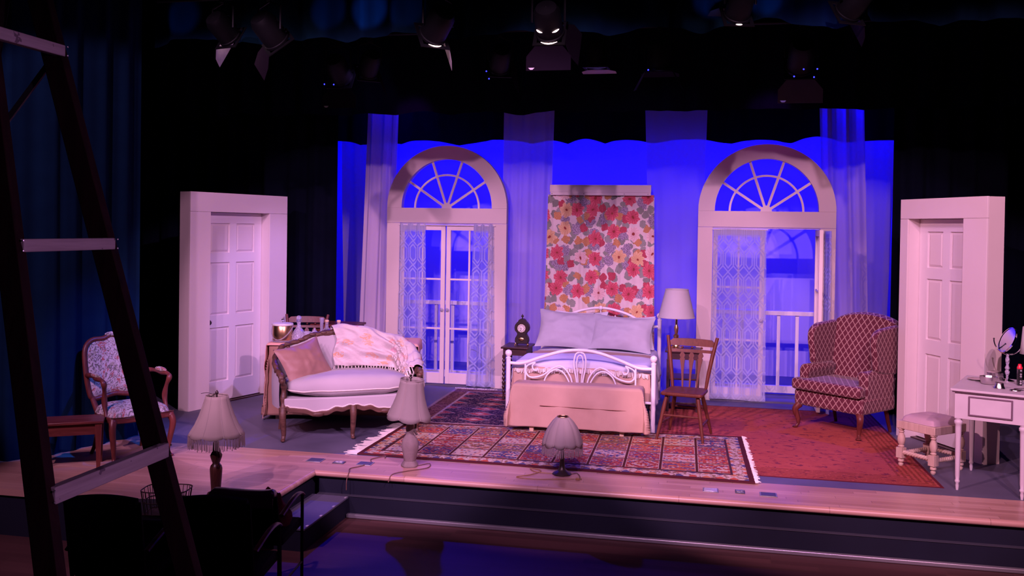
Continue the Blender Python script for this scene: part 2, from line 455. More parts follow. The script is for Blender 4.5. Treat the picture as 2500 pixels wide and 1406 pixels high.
sheer('voile_thick', (0.66, 0.56, 0.60), 0.85, 0.15, 0.06)
sheer('grey_voile', (0.48, 0.42, 0.52), 0.70, 0.30, 0.05)
sheer('cyc_cloth', (0.60, 0.54, 0.86), 0.92, 0.08, 0.0)
# sheer panels with a woven lattice of stretched octagons
mt, m2, d, t = sheer('lattice_sheer', (0.55, 0.58, 0.80), 0.60, 0.40, 0.5)
x, y, uvv = uvxy()
w_, h_ = 0.150, 0.310
def lattice(a, bb):
    v1 = (a - 0.29 * w_).abs().lt(0.0095) * bb.lt(0.20 * h_)
    k = 0.29 * w_ / (0.15 * h_)
    d1 = ((bb - 0.20 * h_) * k + a - 0.29 * w_).abs().lt(0.0125) * bb.gt(0.19 * h_)
    v2 = (a - 0.5 * w_).abs().lt(0.0095) * bb.lt(0.27 * h_)
    k2 = 0.5 * w_ / (0.23 * h_)
    d2 = ((bb - 0.27 * h_) * k2 + a - 0.5 * w_).abs().lt(0.0125) * bb.gt(0.26 * h_)
    return v1.max(d1).max(v2).max(d2)
fa = ((x / w_).frac() - 0.5).abs() * w_; fb = ((y / h_).frac() - 0.5).abs() * h_
lat = lattice(fa, fb)
hem = y.lt(0.09).max(y.gt(1.98))
fac = 0.60 - lat * 0.50 - hem * 0.34
mx = fac.max(0.04); mt.node_tree.links.new(mx.k, m2.inputs[0])

# printed floral cotton for the bed-head hanging
def flowers(uvv, scale, rnd, rad, petals, keep, sx=1.0):
    dist, colr, pos = voro(uvv, scale, rnd)
    px_, py_, _ = sep(pos); ux, uy, _ = sep(uvv)
    dx = (ux - px_) * scale; dy = (uy - py_) * scale
    ang = G.m('ARCTAN2', dy, dx); r0, g0, b0 = sep(colr)
    lim = rad * (0.88 + 0.09 * (ang * petals + r0 * 20.0).cos() + 0.55 * (noisetex(uvv, 34, 3) - 0.5))
    rr = G.m('SQRT', dx * dx + dy * dy)
    return rr.lt(lim) * g0.lt(keep), rr / rad, ang, r0, g0, b0
mt, b = newmat('floral_print'); x, y, uvv = uvxy()
w1 = noisetex(uvv, 13, 4); w2 = noisetex(comb(x + 3.7, y + 1.3), 13, 4); f1 = noisetex(uvv, 70, 2)
def wuv(ox, oy, k): return comb(x + ox + (w1 - 0.5) * k, y + oy + (w2 - 0.5) * k)
c = mix(noisetex(uvv, 9, 3), (0.70, 0.58, 0.52), (0.82, 0.72, 0.66))
m1, r1_, a1_, c1, _, _ = flowers(wuv(0, 0, 0.07), 8.5, 1.0, 0.48, 3.0, 0.92)             # leaf sprays
c = mix(m1 * 0.9, c, mix((a1_ * 9.0).cos().abs().gt(0.35), (0.13, 0.15, 0.11), ramp(c1, [(0.0, (0.22, 0.25, 0.18)), (0.5, (0.34, 0.35, 0.29)), (1.0, (0.17, 0.19, 0.15))])))
m2_, r2, a2, c2, _, _ = flowers(wuv(0.37, 0.21, 0.07), 5.2, 0.9, 0.42, 7.0, 0.62)           # lilac heads
vd, vc, _ = voro(uvv, 75.0, 1.0)
c = mix(m2_ * 0.95, c, mix(vd.lt(0.42), (0.22, 0.17, 0.22), (0.46, 0.36, 0.46)))
m4, r4, a4, c4, _, _ = flowers(wuv(0.81, 0.47, 0.06), 7.0, 0.9, 0.42, 4.0, 0.55)            # red sprays and tulips
c = mix(m4, c, mix((a4 * 6.0).cos().abs() * f1, ramp(c4, [(0.0, (0.40, 0.05, 0.08)), (0.5, (0.50, 0.20, 0.07))], True), ramp(c4, [(0.0, (0.66, 0.14, 0.17)), (0.5, (0.74, 0.46, 0.24))], True)))
m3, r3, a3, c3, _, _ = flowers(wuv(0.11, 0.63, 0.06), 4.0, 0.60, 0.40, 7.0, 0.92)          # large blooms
dark = ramp(c3, [(0.0, (0.40, 0.03, 0.06)), (0.50, (0.66, 0.36, 0.32)), (0.75, (0.60, 0.32, 0.12))], True)
lite = ramp(c3, [(0.0, (0.74, 0.16, 0.20)), (0.50, (0.84, 0.64, 0.58)), (0.75, (0.80, 0.54, 0.30))], True)
pet = ((a3 * 7.0 + r3 * 3.0 + f1 * 2.0).cos().abs() * 0.55 + r3 * 0.55)
c = mix(m3, c, mix(pet, dark, lite)); c = mix(m3 * r3.lt(0.16), c, (0.30, 0.06, 0.05))
setc(b, c); b.inputs['Roughness'].default_value = 0.85; b.inputs['Specular IOR Level'].default_value = 0.1

# tapestry with grey scrolls and red blooms
mt, b = newmat('tapestry'); x, y, uvv = uvxy()
n1 = noisetex(uvv, 26, 4, 0.65, 2.2); n2 = noisetex(uvv, 11, 4, 0.7, 0.8); n3 = noisetex(uvv, 60, 3, 0.6, 1.0)
c = mix(n1.gt(0.52), (0.46, 0.37, 0.33), (0.15, 0.12, 0.10))
c = mix(n2.gt(0.58) * n3.gt(0.45), c, (0.33, 0.09, 0.075))
c = mix(n2.lt(0.40) * n3.gt(0.5), c, (0.30, 0.24, 0.17))
setc(b, c); b.inputs['Roughness'].default_value = 0.9; b.inputs['Specular IOR Level'].default_value = 0.1
bump(b, n3, 0.2, 0.003)

# cream shawl printed with peach roses
mt, b = newmat('rose_shawl'); x, y, uvv = uvxy()
n3 = noisetex(uvv, 26, 3, 0.6, 1.0)
m1, r1, a1, c1, _, _ = flowers(uvv, 7.0, 1.0, 0.34, 5.0, 0.60)
c = mix(n3, (0.56, 0.50, 0.47), (0.68, 0.62, 0.58))
c = mix(m1 * n3.gt(0.47), c, ramp(c1, [(0.0, (0.62, 0.36, 0.22)), (0.5, (0.70, 0.44, 0.28)), (1.0, (0.66, 0.38, 0.42))]))
setc(b, c); b.inputs['Roughness'].default_value = 0.8; bump(b, noisetex(uvv, 60, 3), 0.5, 0.006)

# burgundy upholstery with a cream diamond trellis
mt, b = newmat('diamond_trellis'); x, y, uvv = uvxy()
p = x / 0.070; q = y / 0.092
e = ((p + q).frac() - 0.5).abs(); f_ = ((p - q).frac() - 0.5).abs()
ln = e.gt(0.425).max(f_.gt(0.425))
nn = noisetex(uvv, 120, 2)
setc(b, mix(ln, mix(nn, (0.075, 0.007, 0.017), (0.120, 0.012, 0.026)), mix(nn, (0.34, 0.20, 0.17), (0.44, 0.27, 0.22))))
b.inputs['Roughness'].default_value = 0.8; b.inputs['Sheen Weight'].default_value = 0.15; bump(b, ln, 0.35, 0.003)

# brocade pattern tan table skirt etc. uses plain cloth; rugs below
def rug_panels():
    mt, b = newmat('garden_rug'); x, y, uvv = uvxy()       # 3.44 x 1.62 m
    W, H = 3.44, 1.62
    dx = x.min(W - x); dy = y.min(H - y); dd = dx.min(dy)
    n1 = noisetex(uvv, 26, 3, 0.6, 0.8); n2 = noisetex(uvv, 48, 3)
    cw, ch = 0.310, 0.300
    cx = (x - 0.19) / cw; cy = (y - 0.19) / ch
    i_, j_ = cx.floor(), cy.floor(); rv, rc = white(comb(i_, j_, 4.0))
    fx = cx.frac(); fy = cy.frac(); ed = fx.min(1.0 - fx).min(fy.min(1.0 - fy))
    ground = ramp(rv, [(0.0, (0.30, 0.045, 0.035)), (0.22, (0.52, 0.40, 0.30)), (0.42, (0.42, 0.10, 0.05)), (0.60, (0.07, 0.055, 0.13)), (0.74, (0.34, 0.055, 0.045)), (0.88, (0.22, 0.12, 0.06))], True)
    motif = ramp((rv * 7.3).frac(), [(0.0, (0.56, 0.44, 0.34)), (0.3, (0.09, 0.07, 0.16)), (0.55, (0.46, 0.10, 0.06)), (0.8, (0.54, 0.42, 0.32))], True)
    ax = (fx - 0.5).abs(); ay = (fy - 0.5).abs()
    dia = ((ax + ay) * (2.0 + (rv * 3.1).frac() * 3.0)).frac()
    tree = ((ax * 6.0).sin() * (fy * 19.0).cos()).gt(0.25)
    sel = (rv * 13.7).frac().gt(0.5)
    mot = (dia.gt(0.62) * sel).max(tree * (1.0 - sel)) * ed.gt(0.07)
    fld = mix(mot * n1.gt(0.42), ground, motif)
    vd, vc, _ = voro(uvv, 34.0, 0.9); v1, v2, v3 = sep(vc)
    fld = mix(vd.lt(0.44) * v1.gt(0.40), fld, ramp(v2, [(0.0, (0.50, 0.38, 0.28)), (0.28, (0.38, 0.07, 0.05)), (0.55, (0.08, 0.06, 0.15)), (0.75, (0.46, 0.20, 0.09))], True))
    fld = mix(n2.gt(0.60) * 0.6, fld, (0.50, 0.38, 0.28))
    fld = mix(ed.lt(0.035), fld, (0.085, 0.025, 0.02))
    fld = mix(ed.gt(0.035) * ed.lt(0.055), fld, (0.50, 0.38, 0.28))
    bx = (x * 9.0).frac() - 0.5; by = (y * 9.0).frac() - 0.5
    rb, _ = white(comb((x * 9.0).floor(), (y * 9.0).floor(), 9.0))
    bl = (bx.abs() + by.abs()).lt(0.34)
    bord = mix(bl, mix(n1.gt(0.52), (0.54, 0.43, 0.34), (0.24, 0.13, 0.08)), ramp(rb, [(0, (0.46, 0.10, 0.06)), (0.4, (0.09, 0.08, 0.17)), (0.7, (0.50, 0.20, 0.09))], True))
    c = mix(dd.lt(0.185), fld, bord)
    c = mix(dd.gt(0.165) * dd.lt(0.185), c, (0.07, 0.03, 0.04))
    c = mix(dd.lt(0.045), c, (0.085, 0.02, 0.025))
    setc(b, c); b.inputs['Roughness'].default_value = 0.95; b.inputs['Specular IOR Level'].default_value = 0.05
    bump(b, n2, 0.4, 0.004)
def rug_navy():
    mt, b = newmat('navy_rug'); x, y, uvv = uvxy()        # 1.75 x 2.25
    W, H = 1.75, 2.25
    dd = x.min(W - x).min(y.min(H - y)); n1 = noisetex(uvv, 24, 3, 0.6, 1.0); n2 = noisetex(uvv, 50, 3)
    cx = (x * 2.6).frac() - 0.5; cy = (y * 3.4).frac() - 0.5; r = cx.abs() + cy.abs()
    c = mix(n1.gt(0.55), (0.035, 0.018, 0.045), (0.17, 0.09, 0.10))
    c = mix(r.lt(0.30), c, (0.34, 0.05, 0.05)); c = mix(r.lt(0.13), c, (0.50, 0.36, 0.30))
    c = mix(r.gt(0.33) * r.lt(0.38), c, (0.40, 0.30, 0.28))
    c = mix(n2.gt(0.64), c, (0.42, 0.32, 0.30))
    c = mix(dd.lt(0.20), c, mix(n1.gt(0.5), (0.12, 0.045, 0.05), (0.26, 0.12, 0.10)))
    c = mix(dd.gt(0.18) * dd.lt(0.205), c, (0.42, 0.32, 0.30)); c = mix(dd.lt(0.03), c, (0.36, 0.27, 0.26))
    setc(b, c); b.inputs['Roughness'].default_value = 0.95; b.inputs['Specular IOR Level'].default_value = 0.05
    bump(b, n2, 0.4, 0.004)
def rug_red():
    mt, b = newmat('red_rug'); x, y, uvv = uvxy()         # 2.35 x 3.1
    W, H = 2.35, 3.08
    dd = x.min(W - x).min(y.min(H - y)); n1 = noisetex(uvv, 7, 4, 0.6, 1.2); n2 = noisetex(uvv, 40, 3); n3 = noisetex(vscale(uvv, (1.0, 2.6, 1)), 9, 3, 0.6, 0.8)
    c = mix(n1, (0.34, 0.060, 0.050), (0.46, 0.110, 0.080))
    c = mix(n3.gt(0.61), c, (0.17, 0.030, 0.050))
    bx = (x * 5.0).frac() - 0.5; by = (y * 3.2).frac() - 0.5
    c = mix((bx.abs() + by.abs() + n1 * 0.5).lt(0.36) * n2.gt(0.45), c, (0.20, 0.04, 0.06))
    c = mix(dd.lt(0.30) * ((dd * 22.0).frac().lt(0.5)) * n2.gt(0.42), c, (0.24, 0.050, 0.035))
    c = mix(dd.lt(0.025), c, (0.13, 0.02, 0.03))
    setc(b, c); b.inputs['Roughness'].default_value = 0.95; b.inputs['Specular IOR Level'].default_value = 0.05
    bump(b, n2, 0.4, 0.004)
rug_panels(); rug_navy(); rug_red()

# clear glass and crystal
def glassy(name, col, rough=0.02, tr=0.55, cut=0.0):
    mt = bpy.data.materials.new(name); mt.use_nodes = True; MAT[name] = mt; nt = mt.node_tree; G.nt = nt
    nt.nodes.remove(nt.nodes['Principled BSDF'])
    g = nt.nodes.new('ShaderNodeBsdfGlossy'); g.inputs['Roughness'].default_value = 0.08; g.inputs[0].default_value = (1, 1, 1, 1)
    d = nt.nodes.new('ShaderNodeBsdfDiffuse'); d.inputs[0].default_value = (*col, 1)
    p = nt.nodes.new('ShaderNodeBsdfTransparent'); p.inputs[0].default_value = (0.92, 0.92, 0.96, 1)
    fr = nt.nodes.new('ShaderNodeLayerWeight'); fr.inputs[0].default_value = 0.35
    a = nt.nodes.new('ShaderNodeMixShader'); a.inputs[0].default_value = tr
    nt.links.new(d.outputs[0], a.inputs[1]); nt.links.new(p.outputs[0], a.inputs[2])
    bb = nt.nodes.new('ShaderNodeMixShader'); nt.links.new(fr.outputs['Facing'], bb.inputs[0])
    nt.links.new(a.outputs[0], bb.inputs[1]); nt.links.new(g.outputs[0], bb.inputs[2])
    if cut:
        v = nt.nodes.new('ShaderNodeTexVoronoi'); v.inputs['Scale'].default_value = cut
        tc = nt.nodes.new('ShaderNodeTexCoord'); nt.links.new(tc.outputs['Object'], v.inputs['Vector'])
        bu = nt.nodes.new('ShaderNodeBump'); bu.inputs['Strength'].default_value = 0.8; bu.inputs['Distance'].default_value = 0.01
        nt.links.new(v.outputs['Distance'], bu.inputs['Height'])
        for q in (g, d): nt.links.new(bu.outputs[0], q.inputs['Normal'])
        nt.links.new(bu.outputs[0], fr.inputs['Normal'])
    nt.links.new(bb.outputs[0], nt.nodes['Material Output'].inputs[0])
glassy('clear_glass', (0.75, 0.72, 0.85), tr=0.75)
glassy('cut_crystal', (0.72, 0.68, 0.84), tr=0.45, cut=70)
emit('lamp_glow', (1.0, 0.62, 0.66), 9.0)
emit('lamp_glow_violet', (0.42, 0.22, 1.0), 9.0)
emit('led_blue', (0.02, 0.02, 1.0), 6.0)
# ------------------------------------------------------------------ the setting
def struct(o, label, cat): return tag(o, label, cat, kind='structure')
FX0, FX1 = -8.5, 5.5
m_ = MB(); m_.box2((FX0, 7.715, -0.12), (FX1, 14.2, 0.0))
struct(m_.build('floor', 'stage_black', smooth=0), 'dark painted stage floor behind the wooden apron', 'floor')
m_ = MB(); m_.box2((-3.14, 7.16, -0.05), (FX1, 7.715, 0.0)); m_.box2((FX0, 6.05, -0.05), (-3.14, 7.715, 0.0))
struct(m_.build('floor_apron', 'oak_strip', smooth=0), 'pale oak strip apron along the stage front with a thrust at left', 'floor')
# rounded oak nosing along the front edges
def nosing(p, q, parent=None):
    b = MB(); P = Vector(p); Q = Vector(q); b.tube([P, Q], 0.025, 10); return b
n1 = nosing((-3.14, 7.16, -0.025), (FX1, 7.16, -0.025))
struct(n1.build('trim_1', 'oak_strip'), 'rounded oak nosing along the stage front edge', 'trim')
n1 = nosing((-3.14, 6.05, -0.025), (-3.14, 7.16, -0.025))
struct(n1.build('trim_2', 'oak_strip'), 'rounded oak nosing along the side of the thrust', 'trim')
m_ = MB(); m_.box2((-3.1, 7.175, -0.185), (FX1, 7.30, -0.05))
w1 = struct(m_.build('wall_riser', 'navy_riser', smooth=0), 'dark navy stage riser under the apron', 'wall')
m_ = MB(); m_.box2((-3.1, 7.135, -0.36), (FX1, 7.30, -0.19)); m_.build('lower_panel', 'navy_riser', w1, smooth=0)
m_ = MB(); m_.box2((-3.1, 7.130, -0.190), (FX1, 7.30, -0.185)); m_.build('ledge', 'plate_dark', w1, smooth=0)
m_ = MB(); m_.box2((FX0, 6.07, -0.36), (-3.17, 7.30, -0.05))
struct(m_.build('wall_thrust', 'navy_riser', smooth=0), 'dark side wall of the thrust stage', 'wall')
m_ = MB(); m_.box2((-2.83, 7.095, -0.36), (FX1, 7.135, -0.325))
struct(m_.build('baseboard_front', 'plate_grey', bevel=0.008), 'grey base moulding at the foot of the stage riser', 'baseboard')
m_ = MB(); m_.box2((-8.5, -2.0, -0.46), (5.5, 7.2, -0.36))
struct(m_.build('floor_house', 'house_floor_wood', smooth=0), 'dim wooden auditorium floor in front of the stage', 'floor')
# step block
st_ = thing('step_block', (-2.985, 6.70, -0.36), 0, 'dark blue wooden step block between the thrust and the auditorium floor', 'step')
m_ = MB(); m_.box2((-0.15, -0.42, 0.0), (0.15, 0.42, 0.155)); m_.build('body', 'navy_riser', st_)
m_ = MB(); m_.box2((-0.155, -0.43, 0.155), (0.165, 0.425, 0.172)); m_.build('tread', 'stage_black', st_, bevel=0.004)
for k in range(4):
    m_ = MB(); m_.box((0.155, -0.36 + k * 0.25, 0.173), (0.018, 0.03, 0.004)); m_.build('edge_marker', 'plate_bright', st_)
# dark shell of the stage house
m_ = MB(); m_.box2((FX0, 14.1, 0.0), (FX1, 14.2, 6.2)); struct(m_.build('wall_back', 'black_paint', smooth=0), 'black rear wall of the stage house', 'wall')
m_ = MB(); m_.box2((FX0 - 0.1, 7.3, -0.36), (FX0, 14.2, 6.2)); struct(m_.build('wall_left', 'black_paint', smooth=0), 'black left side wall of the stage', 'wall')
m_ = MB(); m_.box2((FX1, 7.3, -0.36), (FX1 + 0.1, 14.2, 6.2)); struct(m_.build('wall_right', 'black_paint', smooth=0), 'black right side wall of the stage', 'wall')
m_ = MB(); m_.box2((FX0, 7.0, 6.2), (FX1, 14.2, 6.3)); struct(m_.build('ceiling', 'black_paint', smooth=0), 'black ceiling over the stage', 'ceiling')

# ------------------------------------------------------------------ drapery
def drape(name, path, z0, z1, mat, amp, wl, label, cat, group=None, zfn=None, parent=None, gather=0.0, seed=0.0, top=None, nv=14, kind=None):
    """pleated cloth hung along a plan polyline; zfn(s, l) lifts the hem; top = polyline of the head when narrower or wider"""
    P = [Vector((p[0], p[1], 0)) for p in path]
    Q = [Vector((p[0], p[1], 0)) for p in (top or path)]
    def along(A, t):
        L = [(b - a).length for a, b in zip(A, A[1:])]; tot = sum(L); s = t * tot
        for i, l in enumerate(L):
            if s <= l or i == len(L) - 1:
                d = (A[i + 1] - A[i]).normalized(); return A[i] + d * s, Vector((-d.y, d.x, 0)), tot
            s -= l
    tot = along(P, 0)[2]
    nu = max(24, int(tot / wl * 12)); nu = min(nu, 420)
    def fn(u, v):
        a, na, _ = along(P, u); b, nb, _ = along(Q, u)
        p = a.lerp(b, v); n = na.lerp(nb, v).normalized()
        s = u * tot
        ph = s / wl * 2 * PI + 1.6 * nz(s * 0.8 / wl, seed) + 0.35 * nz(v * 2.5, s * 1.3, seed)
        A = amp * (0.65 + 0.6 * nz(s / wl * 0.37, seed + 9, v * 0.8)) * (1.0 - gather * v)
        off = A * math.sin(ph) + 0.35 * A * math.sin(2.17 * ph + 1.0 + seed)
        zz = lerp(z0 + (zfn(s, tot) if zfn else 0.0), z1, v)
        q = p + n * off; return (q.x, q.y, zz)
    b = MB(); b.grid(fn, nu, nv, uvfn=lambda u, v: (u * tot * 1.0, lerp(z0, z1, v)))
    o = b.build(name, mat, parent, smooth=180)
    return tag(o, label, cat, group, kind)
def hem(sc, seed, amp=0.05):
    return lambda s, L: amp * abs(math.sin(s * sc + 2 * nz(s * 0.6, seed))) + amp * nz(s * 1.7, seed + 3)
drape('cyclorama', [(-6.6, 13.55), (3.9, 13.55)], 0.0, 5.9, 'cyc_cloth', 0.006, 1.2, 'blue-lit cyclorama cloth closing the back of the set', 'backdrop', nv=6)
# borders across the stage
drape('border_curtain', [(-5.14, 7.90), (5.3, 7.90)], 3.70, 5.9, 'navy_velvet', 0.06, 0.36, 'first overhead border curtain with blue-lit folds behind the lighting batten', 'curtain', 'overhead borders', zfn=hem(3.1, 2.0, 0.06), nv=10)
drape('border_curtain', [(-8.3, 10.55), (5.3, 10.55)], 3.37, 5.9, 'black_velvet', 0.045, 0.40, 'second overhead border curtain covering the tops of the sheer drapes', 'curtain', 'overhead borders', zfn=hem(4.1, 5.0, 0.03), nv=8)
drape('border_curtain', [(-8.3, 12.25), (5.3, 12.25)], 3.18, 5.9, 'black_velvet', 0.045, 0.40, 'rearmost overhead border curtain directly above the blue backdrop', 'curtain', 'overhead borders', zfn=hem(4.4, 8.0, 0.05), nv=8)
# legs
drape('leg_curtain', [(-6.9, 6.45), (-5.75, 6.75), (-5.52, 7.05), (-5.26, 7.90)], 0.0, 5.9, 'navy_velvet', 0.035, 0.26, 'blue velvet leg curtain behind the tapestry armchair', 'curtain', 'side curtains', seed=4)
drape('leg_curtain', [(-8.4, 8.9), (-6.2, 9.2)], 0.0, 5.9, 'black_velvet', 0.05, 0.30, 'black leg curtain left of the left panelled door', 'curtain', 'side curtains', seed=14)
drape('leg_curtain', [(-8.4, 11.05), (-4.56, 11.05)], 0.0, 5.9, 'black_velvet', 0.045, 0.30, 'black leg curtain between the left door and the grey sheer', 'curtain', 'side curtains', seed=24)
drape('leg_curtain', [(2.08, 11.05), (5.4, 11.05)], 0.0, 5.9, 'black_velvet', 0.045, 0.30, 'black leg curtain behind the right panelled door', 'curtain', 'side curtains', seed=34)
drape('leg_curtain', [(3.15, 9.3), (5.4, 9.0)], 0.0, 5.9, 'navy_velvet', 0.045, 0.30, 'dark leg curtain at far right beyond the vanity', 'curtain', 'side curtains', seed=44)
# sheer drapes between the windows
SG = 'tall sheer drapes on the back line'
drape('sheer_drape', [(-4.53, 11.70), (-4.08, 11.70)], 0.02, 4.0, 'voile_thick', 0.035, 0.15, 'narrow pinkish sheer drape left of the left arched window', 'drape', SG, top=[(-4.41, 11.70), (-3.985, 11.70)], seed=1)
drape('sheer_drape', [(-2.56, 11.70), (-1.96, 11.70)], 0.02, 4.0, 'voile', 0.040, 0.17, 'sheer drape between the left arched window and the floral hanging', 'drape', SG, top=[(-2.56, 11.70), (-1.89, 11.70)], seed=2)
drape('sheer_drape', [(-0.60, 11.70), (-0.04, 11.70)], 0.02, 4.0, 'voile_clear', 0.022, 0.30, 'smooth blue-glowing sheer drape between the floral hanging and the right arched window', 'drape', SG, top=[(-0.76, 11.70), (0.03, 11.70)], seed=3)
drape('sheer_drape', [(1.50, 11.70), (1.98, 11.70)], 0.02, 4.0, 'voile', 0.040, 0.17, 'sheer drape right of the right arched window behind the wing chair', 'drape', SG, top=[(1.33, 11.70), (1.84, 11.70)], seed=5)
drape('sheer_drape', [(-5.02, 12.45), (-4.40, 12.45)], 0.02, 4.0, 'grey_voile', 0.030, 0.26, 'wide greyish sheer drape at the far left of the set', 'drape', SG, top=[(-5.12, 12.45), (-4.45, 12.45)], seed=6)
drape('sheer_drape', [(1.95, 12.35), (2.26, 12.35)], 0.02, 4.0, 'voile', 0.028, 0.20, 'sheer drape at the far right of the set beside the black leg', 'drape', SG, top=[(1.85, 12.35), (2.36, 12.35)], seed=7)
# ------------------------------------------------------------------ arched window flats with french doors
def arched_window(cx, Y, label, leaf_open):
    t = thing('arched_window_flat', (cx, Y, 0), 0, label, 'window', 'arched window flats')
    D = 0.10; ow = 0.795; iw = 0.60; zs = 2.285; zd = 2.09
    for s in (-1, 1):
        b = MB(); b.box2((s * iw * 1.03, 0, 0), (s * ow, D, zd)); b.build('jamb', 'flat_cream', t, bevel=0.003)
    b = MB(); b.box2((-ow, -0.004, zd + 0.002), (ow, D, zs)); b.build('lintel', 'flat_cream', t, bevel=0.003)
    A = []; B = []
    for k in range(41):
        a = PI * k / 40
        A.append((ow * math.cos(a), zs + 0.001 + 0.80 * math.sin(a))); B.append((iw * math.cos(a), zs + 0.001 + 0.625 * math.sin(a)))
    b = MB(); b.strip(A, B, 0, D); b.build('arch_surround', 'flat_cream', t, smooth=30)
    hub = [(0.066 * math.cos(PI * k / 12), zs + 0.07 * math.sin(PI * k / 12)) for k in range(13)]
    b = MB(); b.prism(hub, 0.02, 0.06); b.build('hub', 'casing_white', t)
    for a in (33, 71, 109, 147):
        c, s_ = math.cos(R(a)), math.sin(R(a))
        b = MB(); b.bar((0.06 * c, 0.04, zs + 0.06 * s_), (0.605 * c, 0.04, zs + 0.628 * s_), 0.03, 0.028, upv=(0, 1, 0)); b.build('spoke_muntin', 'casing_white', t)
    A = [(0.437 * math.cos(PI * k / 32), zs + 0.437 * math.sin(PI * k / 32)) for k in range(33)]
    B = [(0.413 * math.cos(PI * k / 32), zs + 0.413 * math.sin(PI * k / 32)) for k in range(33)]
    b = MB(); b.strip(A, B, 0.025, 0.055); b.build('arc_muntin', 'casing_white', t, smooth=30)
    b = MB(); b.box2((-iw * 1.03, 0.02, zd - 0.012), (iw * 1.03, 0.08, zd)); b.build('door_stop', 'casing_white', t)
    b = MB(); b.box2((-iw * 1.03, 0.0, 0.0), (iw * 1.03, D, 0.022)); b.build('threshold', 'stage_black', t)
    # leaves, each hinged at its jamb
    W = 0.603; Z0, Z1 = 0.03, 2.07
    for s in (-1, 1):
        ang = leaf_open if s > 0 else 0.0
        M = T(s * 0.612, 0.0, 0) @ RZ(ang) if s > 0 else T(s * 0.612, 0.0, 0)
        def L(x0, x1, z0, z1, y0=0.01, y1=0.05):
            return (min(-s * x0, -s * x1), y0, z0), (max(-s * x0, -s * x1), y1, z1)
        b = MB()
        for (x0, x1, z0, z1) in ((0, 0.055, Z0, Z1), (W - 0.055, W, Z0, Z1), (0.055, W - 0.055, Z0, Z0 + 0.14), (0.055, W - 0.055, Z1 - 0.07, Z1)):
            b.box2(*L(x0, x1, z0, z1))
        leaf = b.build('door_leaf', 'casing_white', t, M=M, bevel=0.002)
        b = MB(); b.box2(*L(W / 2 - 0.011, W / 2 + 0.011, Z0 + 0.14, Z1 - 0.07, 0.018, 0.042)); b.build('muntin', 'casing_white', leaf, M=M)
        for z in (1.372, 0.738):
            b = MB(); b.box2(*L(0.055, W - 0.055, z - 0.011, z + 0.011, 0.0175, 0.0425)); b.build('muntin', 'casing_white', leaf, M=M)
        b = MB(); kx = -s * (W - 0.028)
        b.lathe([(0.006, 0.0), (0.006, 0.018), (0.018, 0.026), (0.022, 0.038), (0.014, 0.05), (0.001, 0.053)], 12, T(kx, 0.01, 0.985) @ RX(90))
        b.build('knob', 'cut_crystal', leaf, M=M)
        if ang:
            for z in (0.35, 1.05, 1.75):
                b = MB(); b.box((s * 0.615, 0.012, z), (0.018, 0.02, 0.09)); b.build('hinge', 'brass', leaf)
    return t
arched_window(-3.235, 11.40, 'cream arched window flat with closed french doors behind the settee', 0)
arched_window(0.728, 11.36, 'cream arched window flat with one french door swung open beside the wing chair', 88)

# lattice sheers on the french doors
def lattice_sheer(x0, x1, bx0, bx1, Y, z0, z1, wl, amp, label, seed, rot=None):
    w = abs(x1 - x0) * 1.25
    def fn(u, v):
        x = lerp(lerp(bx0, bx1, u), lerp(x0, x1, u), v)
        ph = u * w / wl * 2 * PI + nz(u * 3, seed) * 1.5 + 0.5 * nz(v * 3, u * 4, seed)
        y = -amp * (0.6 + 0.5 * (1 - v)) * (1 + math.sin(ph)) - 0.004
        if rot:
            return (Y[0] + y * -1.0, Y[1] + x, lerp(z0, z1, v))
        return (x, Y + y, lerp(z0, z1, v) + 0.006 * math.sin(ph))
    b = MB(); b.grid(fn, 60, 40, uvfn=lambda u, v: (u * w, lerp(z0, z1, v)))
    o = b.build('lattice_sheer', 'lattice_sheer', smooth=180)
    return tag(o, label, 'curtain', 'lattice sheers on the french doors')
lattice_sheer(-3.845, -3.50, -3.86, -3.46, 11.392, 0.03, 2.08, 0.14, 0.016, 'lattice sheer curtain at the left edge of the closed french doors', 1)
lattice_sheer(-2.86, -2.60, -2.93, -2.56, 11.392, 0.02, 2.08, 0.12, 0.020, 'lattice sheer curtain at the right edge of the closed french doors', 2)
lattice_sheer(0.118, 0.735, 0.100, 0.755, 11.350, 0.02, 2.07, 0.9, 0.006, 'flat lattice sheer panel covering the closed leaf of the right french doors', 3)
lattice_sheer(-0.02, -0.58, -0.02, -0.58, (1.378, 11.36), 0.0, 2.06, 0.13, 0.016, 'gathered sheer hanging on the opened french door leaf', 4, rot=1)
for nm, x0, x1, Y, lab in (('curtain_rod', -3.86, -2.58, 11.385, 'thin white curtain rod over the closed french doors'), ('curtain_rod', 0.10, 0.75, 11.345, 'thin white curtain rod over the flat lattice sheer')):
    b = MB(); b.tube([(x0, Y, 2.065), (x1, Y, 2.065)], 0.007, 8); tag(b.build(nm, 'enamel_white'), lab, 'curtain rod')

